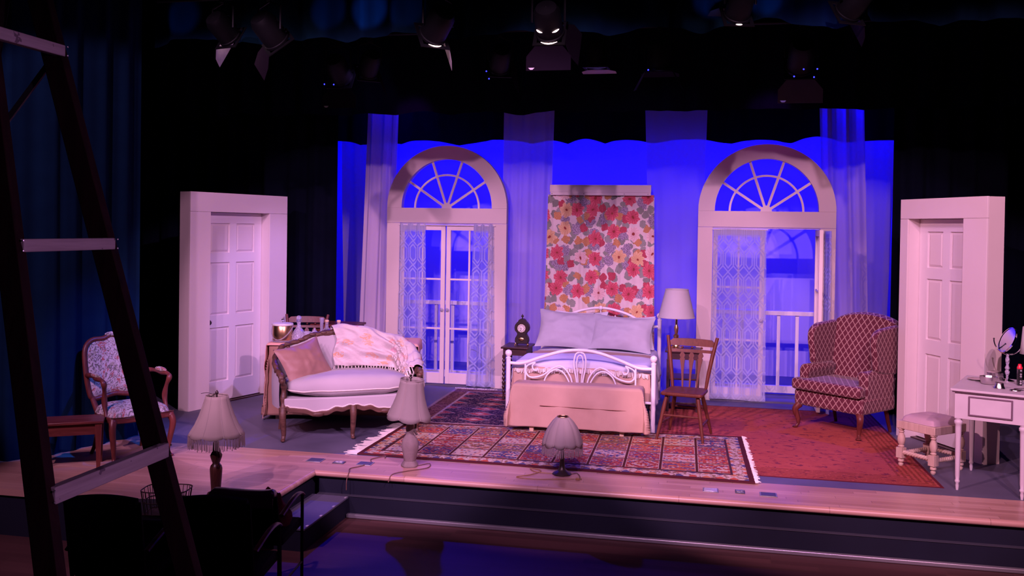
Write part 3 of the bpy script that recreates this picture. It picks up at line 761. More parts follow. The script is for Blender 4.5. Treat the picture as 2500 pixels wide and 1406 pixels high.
# balustrades seen through the windows
def balustrade(x0, x1, Y, label):
    t = thing('balustrade', ((x0 + x1) / 2, Y, 0), 0, label, 'railing', 'balcony balustrades'); h = (x1 - x0) / 2
    b = MB(); b.box2((-h, -0.05, 1.0), (h, 0.05, 1.055)); b.build('top_rail', 'rail_white', t, bevel=0.004)
    b = MB(); b.box2((-h, -0.03, 0.025), (h, 0.03, 0.115)); b.build('bottom_rail', 'rail_white', t, bevel=0.003)
    n = int(round((x1 - x0) / 0.228)); k0 = None
    for k in range(n + 1):
        x = -h + 0.02 + (2 * h - 0.04) * k / n
        if k0 is None:
            b = MB(); b.box2((-0.02, -0.02, 0.116), (0.02, 0.02, 1.0)); k0 = b.build('baluster', 'rail_white', t); k0.location.x = x
        else:
            c = k0.copy(); COL.objects.link(c); c.parent = t; c.location.x = x
    for s in (-1, 1):
        b = MB(); b.box((s * (h - 0.05), 0, 0.012), (0.06, 0.12, 0.024)); b.build('foot', 'rail_white', t)
    return t
balustrade(-4.0, -2.35, 12.0, 'white balustrade behind the closed french doors')
balustrade(-0.19, 1.63, 12.0, 'white balustrade behind the opened french door')
# bare bulb on a cord hanging from the railing
t = thing('pendant_bulb', (-3.02, 11.86, 0.12), 0, 'bare bulb on a black cord inside the left balcony', 'light bulb')
b = MB(); b.sphere((0, 0, 0.05), 0.032, 14); b.lathe([(0.030, 0.06), (0.018, 0.10), (0.018, 0.11)], 12); b.build('bulb', 'clear_glass', t)
b = MB(); b.lathe([(0.019, 0.105), (0.021, 0.12), (0.021, 0.16), (0.008, 0.18)], 12); b.build('socket', 'black_gloss', t)
b = MB(); b.tube(smooth_path([(0, 0, 0.175), (0.0, 0.0, 0.25), (0.03, 0.0, 0.30), (0.10, 0.0, 0.28), (0.16, 0.0, 0.24), (0.17, 0.0, 0.16), (0.17, 0, 0.0), (0.165, 0.0, -0.117)], 6), 0.005, 6); b.build('cord', 'black_gloss', t)

# ------------------------------------------------------------------ floral hanging with its pelmet board
t = thing('floral_hanging', (-1.263, 11.46, 0), 0, 'pleated floral cotton hanging under a pelmet board behind the bed', 'curtain')
b = MB(); b.box2((-0.627, -0.075, 2.50), (0.627, -0.055, 2.575)); b.box2((-0.627, -0.07, 2.575), (0.627, 0.05, 2.592)); b.box2((-0.62, -0.072, 2.462), (0.625, -0.058, 2.50)); b.build('pelmet_board', 'casing_white', t, bevel=0.002)
for x, z in ((-0.6, 2.48), (0.59, 2.48), (-0.2, 2.48), (0.3, 2.48)):
    b = MB(); b.lathe([(0.005, 0), (0.004, 0.003), (0.001, 0.004)], 8, T(x, -0.0725, z) @ RX(90)); b.build('screw', 'bronze_dark', t)
def fl_fn(u, v):
    x = lerp(lerp(-0.70, 0.705, u), lerp(-0.655, 0.665, u), v)
    ph = u * 2 * PI * 11 + nz(u * 6, 3.0) * 2.2 + 0.4 * nz(v * 3, u * 5)
    y = 0.011 * math.sin(ph) + 0.008 * math.sin(ph * 0.43 + 1) + 0.012 * (1 - v) * nz(u * 8, v * 2, 5)
    return (x, y - 0.03, lerp(0.05, 2.47, v))
b = MB(); b.grid(fl_fn, 200, 30, uvfn=lambda u, v: (u * 1.5, v * 2.42)); b.build('pleated_cloth', 'floral_print', t, smooth=180)
b = MB(); b.box2((-0.60, 0.02, 0.0), (0.60, 0.05, 2.56)); b.build('backing_board', 'raw_board', t)

# ------------------------------------------------------------------ panelled door units
def door_unit(loc, rz, W, H, depth, side_l, side_r, knob_side, label, slab_w, lip, head_h, casing_w, mirror_open=0):
    """x runs along the face, +y into the set piece, origin at the face's left foot"""
    t = thing('door_unit', loc, rz, label, 'door', 'panelled door units')
    cl, cr = casing_w; zt = H - head_h
    b = MB(); b.box2((0, 0, 0), (cl, 0.02, zt - 0.001)); b.build('casing', 'casing_white', t, bevel=0.002)
    b = MB(); b.box2((W - cr, 0, 0), (W, 0.02, zt - 0.001)); b.build('casing', 'casing_white', t, bevel=0.002)
    b = MB(); b.box2((0, 0, zt + 0.001), (W, 0.02, H)); b.build('head_casing', 'casing_white', t, bevel=0.002)
    # reveal boards inside the opening
    x0, x1 = cl, W - cr
    for nm, p, q in (('jamb', (x0 - 0.02, 0.02, 0), (x0, lip + 0.05, zt)), ('jamb', (x1, 0.02, 0), (x1 + 0.02, lip + 0.05, zt)), ('head_jamb', (x0 - 0.02, 0.02, zt), (x1 + 0.02, lip + 0.05, zt + 0.02))):
        b = MB(); b.box2(p, q); b.build(nm, 'casing_white', t)
    # outer return boards
    b = MB(); b.box2((0.0, 0.02, 0), (0.02, side_l, H - 0.002)); b.build('return_board', 'flat_cream', t)
    b = MB(); b.box2((W - 0.02, 0.02, 0), (W, side_r, H - 0.002)); b.build('return_board', 'flat_cream', t)
    b = MB(); b.box2((0.02, 0.02, H - 0.02), (W - 0.02, min(side_l, side_r), H - 0.003)); b.build('cap_board', 'casing_white', t)
    b = MB(); b.box2((x0 + 0.001, lip - 0.06, 0.0), (x1 - 0.001, lip + 0.05, 0.012)); b.build('threshold', 'dark_wood', t)
    # slab: stiles, rails and six raised panels
    s0 = x0 + 0.004; s1 = x1 - 0.004; w = s1 - s0; z0, z1 = 0.02, zt - 0.004; Y0 = lip; TH = 0.04
    st = 0.115; mid = 0.10; rails = [(z0, 0.24), (0.86, 1.00), (1.60, 1.71), (z1 - 0.12, z1)]
    b = MB()
    for (a, c) in ((s0, s0 + st), (s1 - st, s1), ((s0 + s1) / 2 - mid / 2, (s0 + s1) / 2 + mid / 2)): b.box2((a, Y0, z0), (c, Y0 + TH, z1))
    for (a, c) in rails:
        b.box2((s0 + st, Y0, a), ((s0 + s1) / 2 - mid / 2, Y0 + TH, c)); b.box2(((s0 + s1) / 2 + mid / 2, Y0, a), (s1 - st, Y0 + TH, c))
    slab = b.build('door_slab', 'door_white', t)
    cols = ((s0 + st, (s0 + s1) / 2 - mid / 2), ((s0 + s1) / 2 + mid / 2, s1 - st))
    for (a, c) in cols:
        for (za, zb) in ((0.24, 0.86), (1.00, 1.60), (1.71, z1 - 0.12)):
            i = 0.032
            vs = [(a, Y0 + 0.018, za), (c, Y0 + 0.018, za), (c, Y0 + 0.018, zb), (a, Y0 + 0.018, zb),
                  (a + 0.008, Y0 + 0.020, za + 0.008), (c - 0.008, Y0 + 0.020, za + 0.008), (c - 0.008, Y0 + 0.020, zb - 0.008), (a + 0.008, Y0 + 0.020, zb - 0.008),
                  (a + i, Y0 + 0.006, za + i), (c - i, Y0 + 0.006, za + i), (c - i, Y0 + 0.006, zb - i), (a + i, Y0 + 0.006, zb - i)]
            fs = [(8, 9, 10, 11)] + [(k, (k + 1) % 4, (k + 1) % 4 + 4, k + 4) for k in range(4)] + [(k + 4, (k + 1) % 4 + 4, (k + 1) % 4 + 8, k + 8) for k in range(4)]
            vs += [(a, Y0 + 0.03, za), (c, Y0 + 0.03, za), (c, Y0 + 0.03, zb), (a, Y0 + 0.03, zb)]; fs += [(15, 14, 13, 12)] + [(k, k + 12, (k + 1) % 4 + 12, (k + 1) % 4) for k in range(4)]
            b = MB(); b.add(vs, fs); b.build('panel', 'door_panel_white', slab, smooth=0)
    kx = s0 + 0.06 if knob_side < 0 else s1 - 0.06
    b = MB(); b.lathe([(0.030, 0), (0.030, 0.006), (0.011, 0.010), (0.011, 0.03), (0.026, 0.04), (0.030, 0.055), (0.022, 0.068), (0.001, 0.071)], 16, T(kx, Y0, 0.93) @ RX(90)); b.build('knob', 'bronze_dark', slab)
    return t
# left unit: face runs from (-5.44, 9.03) upstage-right
a1 = math.atan2(10.478 - 9.03, -4.985 + 5.42)
door_unit((-5.42, 9.03, 0), a1, 1.512, 2.385, 0.2, 0.16, 0.16, -1, 'pale six-panel door in a wide casing at left, lit pink and lavender', 0.81, 0.13, 0.215, (0.29, 0.30))
# right unit
a2 = math.atan2(8.834 - 9.918, 2.455 - 1.947)
door_unit((1.947, 9.918, 0), a2, 1.197, 2.385, 0.2, 0.18, 0.18, 1, 'pink-lit six-panel door in a plain casing at right behind the vanity', 0.76, 0.14, 0.195, (0.115, 0.30))
# ------------------------------------------------------------------ cloth shapes
def draped(name, mat, x0, x1, y0, y1, zt, dl, dr, df, db, label, cat, wr=0.012, flare=0.10, seed=0, nu=64, nv=64, rnd=0.05, zfn=None, group=None, solid=0.006, scallop=0.0, fold=0.03, corner=0.35):
    W = x1 - x0; L = y1 - y0
    def fn(u, v):
        a = lerp(-dl, W + dr, u); c = lerp(-df, L + db, v)
        ex = max(0.0, -a, a - W); ey = max(0.0, -c, c - L)
        sx = -1 if a < 0 else 1; sy = -1 if c < 0 else 1
        lim_x = dl if sx < 0 else dr; lim_y = df if sy < 0 else db
        drop = max(ex, ey) if (ex and ey) else ex + ey
        cx = min(max(a, 0), W); cy = min(max(c, 0), L)
        n1 = nz(a * 3.1 + seed, c * 3.1, seed); n2 = nz(a * 9 + seed, c * 9, seed + 4)
        out = flare * drop
        if ex and ey: out += corner * min(ex, ey)
        pleat = fold * min(1.0, drop / 0.25) * math.sin((c if ex > ey else a) * 17.0 + 3 * n1)
        x = x0 + cx; y = y0 + cy
        if ex >= ey and ex > 0: x += sx * (out + pleat + 0.004); y += (sy * out * 0.6 if ey else 0)
        elif ey > 0: y += sy * (out + pleat + 0.004); x += (sx * out * 0.6 if ex else 0)
        edge = min(a + 0 if a < W / 2 else W - a, c if c < L / 2 else L - c)
        z = zt - drop
        if drop == 0:
            z += wr * (n1 + 0.5 * n2)
            e = max(0.0, min(a, W - a, c, L - c))
            if e < rnd: z -= (rnd - e) ** 2 / rnd * 0.6
            if zfn: z += zfn(a / W, c / L)
        else:
            z -= rnd * 0.6 * max(0.0, 1 - drop * 6)
            if zfn: z += zfn(min(max(a / W, 0), 1), min(max(c / L, 0), 1)) * max(0.0, 1 - drop * 8)
            x += wr * 0.8 * n2; y += wr * 0.8 * n1
        if scallop and (u in (0.0, 1.0) or v in (0.0,)): z += scallop * abs(math.sin((a + c) * 22))
        return (x, y, max(z, 0.02 + 0.004 * n2))
    b = MB(); b.grid(fn, nu, nv, uvfn=lambda u, v: (lerp(-dl, W + dr, u), lerp(-df, L + db, v)))
    o = b.build(name, mat, smooth=180, solid=solid)
    return tag(o, label, cat, group)
def pillow_mesh(b, w, h, t, M, seed=0, wr=0.012, n=26):
    def side(sg):
        def fn(u, v):
            a = 2 * u - 1; c = 2 * v - 1
            pin = 1 - 0.10 * (1 - c * c); pin2 = 1 - 0.13 * (1 - a * a)
            hgt = max(0.0, (1 - a * a)) ** 0.62 * max(0.0, (1 - c * c)) ** 0.62
            wv = wr * (nz(a * 2.6 + seed, c * 2.6, sg) + 0.6 * nz(a * 6 + seed, c * 5, sg + 2)) * min(1, hgt * 2)
            return (a * w / 2 * pin, sg * (t / 2 * hgt) + wv * sg, c * h / 2 * pin2)
        return fn
    b.grid(side(-1), n, n, M=M); b.grid(side(1), n, n, M=M)
def pillow(name, w, h, t, M, mat, label, cat, seed=0, group=None, wr=0.012):
    b = MB(); pillow_mesh(b, w, h, t, Matrix.Identity(4), seed, wr)
    o = b.build(name, mat, smooth=75); o.matrix_world = M
    return tag(o, label, cat, group)

# ------------------------------------------------------------------ iron bed
BX0, BX1, BF, BH = -1.955, -0.465, 9.33, 11.22
bed = thing('iron_bed', ((BX0 + BX1) / 2, BF, 0), 0, 'white iron bedstead with arched scrolled footboard in the centre of the set', 'bed')
hw = (BX1 - BX0) / 2; BL = BH - BF
def post(x, y, h, r=0.024):
    b = MB(); b.lathe([(r, 0), (r, h)], 14, T(x, y, 0)); p = b.build('post', 'enamel_white', bed)
    b = MB(); b.lathe([(r * 1.15, h), (r * 1.15, h + 0.012), (0.014, h + 0.018), (0.030, h + 0.036), (0.037, h + 0.056), (0.030, h + 0.078), (0.012, h + 0.090), (0.001, h + 0.092)], 14, T(x, y, 0)); b.build('ball_finial', 'enamel_white', p)
for s in (-1, 1): post(s * hw, 0, 0.69); post(s * hw * 0.955, BL, 0.955)
def rod(name, pts, r=0.012, n=8, sub=6, mat='enamel_white', par=None):
    b = MB(); b.tube(smooth_path(pts, sub), r, n); return b.build(name, mat, par or bed, smooth=60)
# footboard
rod('foot_arch_rail', [(-hw, 0, 0.645), (-hw * 0.80, 0, 0.648), (-hw * 0.55, 0, 0.715), (-hw * 0.25, 0, 0.785), (0, 0, 0.805), (hw * 0.25, 0, 0.785), (hw * 0.55, 0, 0.715), (hw * 0.80, 0, 0.648), (hw, 0, 0.645)], 0.017, 10)
rod('foot_lower_rail', [(-hw, 0, 0.30), (hw, 0, 0.30)], 0.014, sub=1)
for s in (-1, 1):
    rod('foot_upright', [(s * hw * 0.76, 0, 0.30), (s * hw * 0.76, 0, 0.66)], 0.010, sub=1)
    # long S scroll
    rod('scroll', [(s * hw * 0.60, 0.0, 0.555), (s * hw * 0.64, 0, 0.550), (s * hw * 0.66, 0, 0.575), (s * hw * 0.63, 0, 0.61), (s * hw * 0.56, 0, 0.625), (s * hw * 0.50, 0, 0.58), (s * hw * 0.54, 0, 0.52), (s * hw * 0.66, 0, 0.50), (s * hw * 0.73, 0, 0.54), (s * hw * 0.70, 0, 0.645)][0:0] or
        [(s * hw * 0.585, 0, 0.605), (s * hw * 0.60, 0, 0.580), (s * hw * 0.645, 0, 0.585), (s * hw * 0.66, 0, 0.625), (s * hw * 0.62, 0, 0.660), (s * hw * 0.735, 0, 0.62), (s * hw * 0.745, 0, 0.55), (s * hw * 0.68, 0, 0.505), (s * hw * 0.52, 0, 0.530), (s * hw * 0.36, 0, 0.615), (s * hw * 0.24, 0, 0.625), (s * hw * 0.13, 0, 0.53), (s * hw * 0.09, 0, 0.40), (s * hw * 0.07, 0, 0.30)], 0.009)
    rod('hoop', [(s * hw * 0.10, 0, 0.30), (s * hw * 0.14, 0, 0.46), (s * hw * 0.24, 0, 0.575), (s * hw * 0.36, 0, 0.590), (s * hw * 0.48, 0, 0.50), (s * hw * 0.52, 0, 0.30)], 0.008)
    rod('centre_loop', [(s * 0.012, 0, 0.30), (s * 0.035, 0, 0.50), (s * 0.062, 0, 0.66), (s * 0.045, 0, 0.76), (0, 0, 0.785)], 0.009)
    rod('centre_loop', [(s * 0.006, 0.0, 0.32), (s * 0.020, 0, 0.52), (s * 0.034, 0, 0.66), (s * 0.022, 0, 0.735), (0, 0, 0.755)], 0.007)
# headboard
hh = hw * 0.955
rod('head_arch_rail', [(-hh, BL, 0.88), (-hh * 0.80, BL, 0.885), (-hh * 0.45, BL, 1.02), (0, BL, 1.085), (hh * 0.45, BL, 1.02), (hh * 0.80, BL, 0.885), (hh, BL, 0.88)], 0.017, 10)
rod('head_lower_rail', [(-hh, BL, 0.42), (hh, BL, 0.42)], 0.014, sub=1)
for x in (-0.5, -0.25, 0, 0.25, 0.5): rod('head_spindle', [(x * hh, BL, 0.42), (x * hh, BL, 0.88 + 0.20 * (1 - abs(x) * 1.6))], 0.009, sub=1)
b = MB(); b.sphere((0, BL - 0.012, 1.085), 0.028, 12, sz=(1, 0.6, 1)); b.build('rosette', 'enamel_white', bed)
for s in (-1, 1):
    b = MB(); b.box2((s * (hw - 0.06) - 0.015, 0.0, 0.24), (s * (hw - 0.06) + 0.015, BL, 0.29)); b.build('side_rail', 'black_metal', bed)
b = MB(); b.box2((-hw + 0.08, 0.10, 0.24), (hw - 0.08, BL - 0.04, 0.42)); b.build('box_spring', 'linen_white', bed, bevel=0.03)
b = MB(); b.box2((-hw + 0.06, 0.10, 0.42), (hw - 0.06, BL - 0.03, 0.60)); b.build('mattress', 'linen_white', bed, bevel=0.04)

crown = lambda a, c: 0.022 * math.sin(PI * min(1, max(0, a)))
draped('bed_sheet', 'linen_white', BX0 + 0.05, BX1 - 0.05, 10.20, 11.16, 0.612, 0.30, 0.30, 0.0, 0.0, 'white sheet turned back under the pillows', 'sheet', 0.006, 0.06, 1, zfn=crown)
draped('bedspread', 'tan_cloth', BX0 + 0.045, BX1 - 0.045, 9.415, 10.48, 0.628, 0.50, 0.50, 0.40, 0.0, 'tan bedspread hanging over the sides and foot of the bed', 'bedspread', 0.008, 0.04, 2, zfn=crown, fold=0.014, corner=0.06)
draped('chenille_blanket', 'linen_white', BX0 + 0.035, BX1 - 0.035, 9.42, 10.08, 0.650, 0.46, 0.46, 0.055, 0.0, 'white chenille blanket with scalloped fringe across the bed foot', 'blanket', 0.010, 0.08, 3, nu=120, zfn=crown, scallop=0.02, solid=0.012, fold=0.018, corner=0.1)
b = MB()
for k in range(120):
    x = lerp(BX0 + 0.06, BX1 - 0.06, k / 119); z = 0.585 + 0.022 * math.sin(PI * k / 119) - 0.012 * abs(math.sin(k * 0.33))
    b.bar((x, 9.405, z), (x + random.uniform(-0.006, 0.006), 9.385, z - random.uniform(0.03, 0.05)), 0.008, 0.006)
tag(b.build('blanket_fringe', 'cream_lace', bpy.data.objects['chenille_blanket'], smooth=0), kind='stuff')
PG = 'pillows at the bed head'
def pm(x, y, z, tilt, rz): return T(x, y, z) @ RZ(rz) @ RX(tilt)
pillow('pillow', 0.74, 0.50, 0.24, pm(-1.545, 10.78, 0.850, -30, 4) @ RY(4), 'pillow_grey', 'pale lilac pillow on the left, propped against the bed head', 'pillow', 1, PG, 0.022)
pillow('pillow', 0.74, 0.47, 0.24, pm(-0.910, 10.74, 0.835, -32, -3) @ RY(3), 'pillow_grey', 'pale lilac pillow on the right, beside the lamp', 'pillow', 5, PG, 0.022)
pillow('pillow', 0.64, 0.42, 0.16, pm(-1.42, 11.00, 0.86, -22, 0), 'linen_white', 'white pillow hidden behind the left lilac pillow', 'pillow', 9, PG)
pillow('pillow', 0.64, 0.42, 0.16, pm(-0.86, 11.02, 0.82, -22, 0), 'linen_white', 'white pillow hidden behind the right lilac pillow', 'pillow', 12, PG)

# bench at the bed foot under a tan throw
t = thing('foot_bench', (-1.2, 9.13, 0), 0, 'low bench with pale legs hidden under a tan throw', 'bench')
b = MB(); b.box2((-0.62, -0.11, 0.44), (0.62, 0.11, 0.48)); b.build('seat', 'pine', t, bevel=0.01)
for x in (-0.45, 0.45):
    for y in (-0.075, 0.075):
        b = MB(); b.box2((x - 0.022, y - 0.022, 0.012), (x + 0.022, y + 0.022, 0.44)); b.build('leg', 'pine', t, bevel=0.004)
draped('bench_throw', 'tan_cloth', -1.845, -0.555, 9.015, 9.245, 0.492, 0.42, 0.42, 0.425, 0.05, 'tan throw draped over the bench at the foot of the bed', 'throw', 0.004, 0.045, 7, nu=90, nv=60, rnd=0.03, fold=0.012, corner=0.15,
       zfn=lambda a, c: 0.0)
# faint stitched fold line across the throw
b = MB(); b.tube([(lerp(-1.56, -0.70, k / 12), 8.992 - 0.004 * math.sin(k), 0.285 - 0.010 * (k / 12)) for k in range(13)], 0.0035, 5); b.build('seam', 'brown_cloth', bpy.data.objects['bench_throw'])

# ------------------------------------------------------------------ left night table and clock
def night_table(name, loc, w, d, h, mat, label, shelves, turned):
    t = thing(name, loc, 0, label, 'table', 'night tables beside the bed')
    b = MB(); b.box2((-w / 2, -d / 2, h - 0.022), (w / 2, d / 2, h)); b.build('top', mat, t, bevel=0.006)
    b = MB(); b.box2((-w / 2 + 0.025, -d / 2 + 0.025, h - 0.10), (w / 2 - 0.025, d / 2 - 0.025, h - 0.0225)); b.build('apron', mat, t)
    for sx in (-1, 1):
        for sy in (-1, 1):
            x, y = sx * (w / 2 - 0.035), sy * (d / 2 - 0.035); b = MB()
            if turned:
                pr = [(0.012, 0.0), (0.018, 0.03), (0.011, 0.06)]
                z = 0.08
                while z < h - 0.16:
                    pr += [(0.011, z), (0.021, z + 0.018), (0.021, z + 0.030), (0.011, z + 0.046)]; z += 0.052
                pr += [(0.02, h - 0.13), (0.02, h - 0.10)]; b.lathe(pr, 12, T(x, y, 0))
            else: b.box2((x - 0.016, y - 0.016, 0), (x + 0.016, y + 0.016, h - 0.10))
            b.build('leg', mat, t)
    for z in shelves:
        b = MB(); b.box2((-w / 2 + 0.02, -d / 2 + 0.02, z), (w / 2 - 0.02, d / 2 - 0.02, z + 0.02)); b.build('shelf', mat, t, bevel=0.003)
    return t
night_table('night_table', (-2.160, 10.86, 0), 0.33, 0.46, 0.635, 'dark_wood', 'dark night table with turned legs under the bracket clock', (0.18,), True)
night_table('night_table', (-0.200, 10.70, 0), 0.40, 0.42, 0.690, 'dark_wood', 'dark shelved night table under the pleated lamp behind the chair', (0.09, 0.36), False)
t = thing('bracket_clock', (-2.115, 10.88, 0.637), 0, 'dark waisted bracket clock with cream dial on the left night table', 'clock')
half = [(0.072, 0.02), (0.082, 0.05), (0.078, 0.085), (0.060, 0.115), (0.052, 0.135), (0.060, 0.150), (0.082, 0.175), (0.088, 0.205), (0.082, 0.240), (0.064, 0.268), (0.045, 0.285), (0.036, 0.305), (0.016, 0.316)]
b = MB(); b.prism(half + [(-x, z) for x, z in half[::-1]], -0.05, 0.05); b.build('case', 'bronze_dark', t, bevel=0.006)
b = MB(); b.lathe([(0.001, 0), (0.052, 0.0), (0.056, 0.005), (0.052, 0.010), (0.050, 0.008)], 24, T(0, -0.049, 0.205) @ RX(90)); b.build('bezel', 'brass', t)
b = MB(); b.lathe([(0.048, 0), (0.048, 0.009), (0.001, 0.0095)], 24, T(0, -0.0495, 0.205) @ RX(90)); dial = b.build('dial', 'white_enamel_dial', t)
for k in range(12):
    a = 2 * PI * k / 12; b = MB(); b.bar((0.030 * math.sin(a), -0.0602, 0.205 + 0.030 * math.cos(a)), (0.042 * math.sin(a), -0.0602, 0.205 + 0.042 * math.cos(a)), 0.006, 0.002, upv=(0, 1, 0)); b.build('numeral_mark', 'bronze_dark', dial)
for a, l in ((R(200), 0.032), (R(285), 0.022)):
    b = MB(); b.bar((0, -0.0618, 0.205), (l * math.sin(a), -0.0618, 0.205 + l * math.cos(a)), 0.004, 0.002, upv=(0, 1, 0)); b.build('hand', 'black_gloss', dial)
b = MB(); b.lathe([(0.018, 0.312), (0.008, 0.320), (0.006, 0.33), (0.016, 0.342), (0.016, 0.350), (0.004, 0.364), (0.001, 0.376)], 12); b.build('finial', 'bronze_dark', t)
b = MB(); b.sphere((0, -0.052, 0.075), 0.03, 12, sz=(1.2, 0.3, 0.8)); b.build('mask_ornament', 'brass', t)
for s in (-1, 1):
    b = MB(); b.tube(smooth_path([(s * 0.055, -0.035, 0.03), (s * 0.075, -0.045, 0.02), (s * 0.072, -0.05, 0.006), (s * 0.085, -0.055, 0.004)], 4), 0.008, 8); b.build('foot', 'brass', t)
    b = MB(); b.tube([(s * 0.055, 0.035, 0.03), (s * 0.072, 0.045, 0.0)], 0.008, 8); b.build('foot', 'brass', t)

# pleated lamp on the right night table
t = thing('table_lamp', (-0.285, 10.70, 0.691), 0, 'tall brass table lamp with white pleated drum shade on the right night table', 'lamp', 'table lamps')
b = MB(); b.lathe([(0.075, 0), (0.075, 0.012), (0.045, 0.03), (0.034, 0.07), (0.020, 0.11), (0.030, 0.135), (0.032, 0.15), (0.016, 0.17), (0.022, 0.20), (0.026, 0.24), (0.014, 0.27), (0.012, 0.36)], 20); b.build('base', 'brass', t)
b = MB(); b.lathe([(0.005, 0.36), (0.005, 0.60), (0.012, 0.605), (0.012, 0.615), (0.001, 0.62)], 8); b.build('stem', 'brass', t)
b = MB(); b.lathe([(0.204, 0.358), (0.204, 0.364), (0.128, 0.672), (0.128, 0.678)], 160, ripple=lambda a, z: 1 + 0.010 * math.sin(a * 80), caps=False); b.build('shade', 'shade_pleat', t, smooth=60, solid=0.004)
for r, z in ((0.206, 0.358), (0.129, 0.676)):
    b = MB(); b.tube([(r * math.cos(2 * PI * k / 48), r * math.sin(2 * PI * k / 48), z) for k in range(48)], 0.005, 6, closed=True); b.build('shade_trim', 'shade_pleat', t)
b = MB()
for k in range(3):
    a = 2 * PI * k / 3; b.tube([(0, 0, 0.60), (0.128 * math.cos(a), 0.128 * math.sin(a), 0.672)], 0.002, 5)
b.build('shade_spider', 'brass', t)

# ------------------------------------------------------------------ arrow-back chair
def arrow_chair(loc, rz, label, mat='maple_red'):
    t = thing('arrow_back_chair', loc, rz, label, 'chair', 'arrow-back wooden chairs')
    out = [(-0.205, -0.18), (-0.19, -0.205), (-0.10, -0.215), (0.10, -0.215), (0.19, -0.205), (0.205, -0.18), (0.19, 0.15), (0.16, 0.20), (-0.16, 0.20), (-0.19, 0.15)]
    b = MB(); b.prism(out, 0.425, 0.460, 'z'); b.build('seat', mat, t, bevel=0.012)
    tops = {(-1, -1): (-0.15, -0.15), (1, -1): (0.15, -0.15), (-1, 1): (-0.13, 0.14), (1, 1): (0.13, 0.14)}
    feet = {(-1, -1): (-0.225, -0.24), (1, -1): (0.225, -0.24), (-1, 1): (-0.21, 0.26), (1, 1): (0.21, 0.26)}
    def leg_at(k, z): f = z / 0.43; a, c = feet[k], tops[k]; return (lerp(a[0], c[0], f), lerp(a[1], c[1], f), z)
    for k in tops:
        zs = [0, 0.06, 0.16, 0.20, 0.30, 0.40, 0.432]; rs = [0.012, 0.015, 0.019, 0.017, 0.021, 0.018, 0.015]
        b = MB(); b.tube([leg_at(k, z) for z in zs], rs, 12); b.build('leg', mat, t)
    for z, ks in ((0.235, ((-1, -1), (1, -1))), (0.26, ((-1, 1), (1, 1))), (0.15, ((-1, -1), (-1, 1))), (0.15, ((1, -1), (1, 1)))):
        p, q = Vector(leg_at(ks[0], z)), Vector(leg_at(ks[1], z))
        b = MB(); b.tube([p.lerp(q, s) for s in (0, 0.15, 0.42, 0.5, 0.58, 0.85, 1)], [0.008, 0.010, 0.012, 0.016, 0.012, 0.010, 0.008], 10); b.build('stretcher', mat, t)
    for s in (-1, 1):
        b = MB(); b.tube([(s * 0.165, 0.165, 0.445), (s * 0.185, 0.19, 0.60), (s * 0.215, 0.235, 0.78), (s * 0.25, 0.29, 0.955)], [0.015, 0.019, 0.020, 0.017], 12); b.build('back_post', mat, t)
    def bk(u, z): w = lerp(0.165, 0.25, (z - 0.445) / 0.51); return (u * w, 0.165 + (z - 0.445) * 0.245 + 0.018 * (1 - u * u), z)
    def plank(zf0, zf1, th):
        b = MB(); N = 20
        A = [bk(lerp(-1, 1, i / N), zf0(lerp(-1, 1, i / N))) for i in range(N + 1)]; B = [bk(lerp(-1, 1, i / N), zf1(lerp(-1, 1, i / N))) for i in range(N + 1)]
        vs = [(x, y - th / 2, z) for x, y, z in A + B] + [(x, y + th / 2, z) for x, y, z in A + B]; n = N + 1; fs = []
        for i in range(N): fs += [(i, i + 1, n + i + 1, n + i), (2 * n + i + 1, 2 * n + i, 3 * n + i, 3 * n + i + 1), (i + 1, i, 2 * n + i, 2 * n + i + 1), (n + i, n + i + 1, 3 * n + i + 1, 3 * n + i)]
        fs += [(0, n, 3 * n, 2 * n), (n - 1, 3 * n - 1, 4 * n - 1, 2 * n - 1)]; b.add(vs, fs); return b
    plank(lambda u: 0.862, lambda u: 0.925 + 0.010 * (1 - u * u) - 0.018 * (abs(u) > 0.88), 0.020).build('crest_rail', mat, t, smooth=50)
    plank(lambda u: 0.800, lambda u: 0.828, 0.018).build('lower_rail', mat, t, smooth=50)
    for u in (-0.42, 0.0, 0.42):
        x, y, z = bk(u, 0.845); b = MB(); b.sphere((x, y, z), 0.0125, 10); b.build('bead', mat, t)
        # flattened arrow spindle
        sh = [(0.007, 0.45), (0.009, 0.52), (0.011, 0.60), (0.018, 0.68), (0.026, 0.735), (0.017, 0.742), (0.028, 0.768), (0.016, 0.790), (0.008, 0.803)]
        A = []; 
        vs = []; fs = []
        for i, (w, z) in enumerate(sh):
            x, y, _ = bk(u, z); vs += [(x - w, y - 0.007, z), (x + w, y - 0.007, z), (x + w, y + 0.007, z), (x - w, y + 0.007, z)]
            if i:
                for k in range(4): fs.append(((i - 1) * 4 + k, (i - 1) * 4 + (k + 1) % 4, i * 4 + (k + 1) % 4, i * 4 + k))
        fs += [(0, 1, 2, 3), tuple(len(vs) - 4 + k for k in range(4))]
        b = MB(); b.add(vs, fs); b.build('arrow_spindle', mat, t, smooth=30)
    return t
arrow_chair((-0.145, 9.20, 0.014), R(-11), 'reddish arrow-back wooden chair standing right of the bed')
arrow_chair((-4.62, 10.16, 0), R(14), 'dark arrow-back chair tucked behind the drinks table, only its crest showing', 'mahogany')
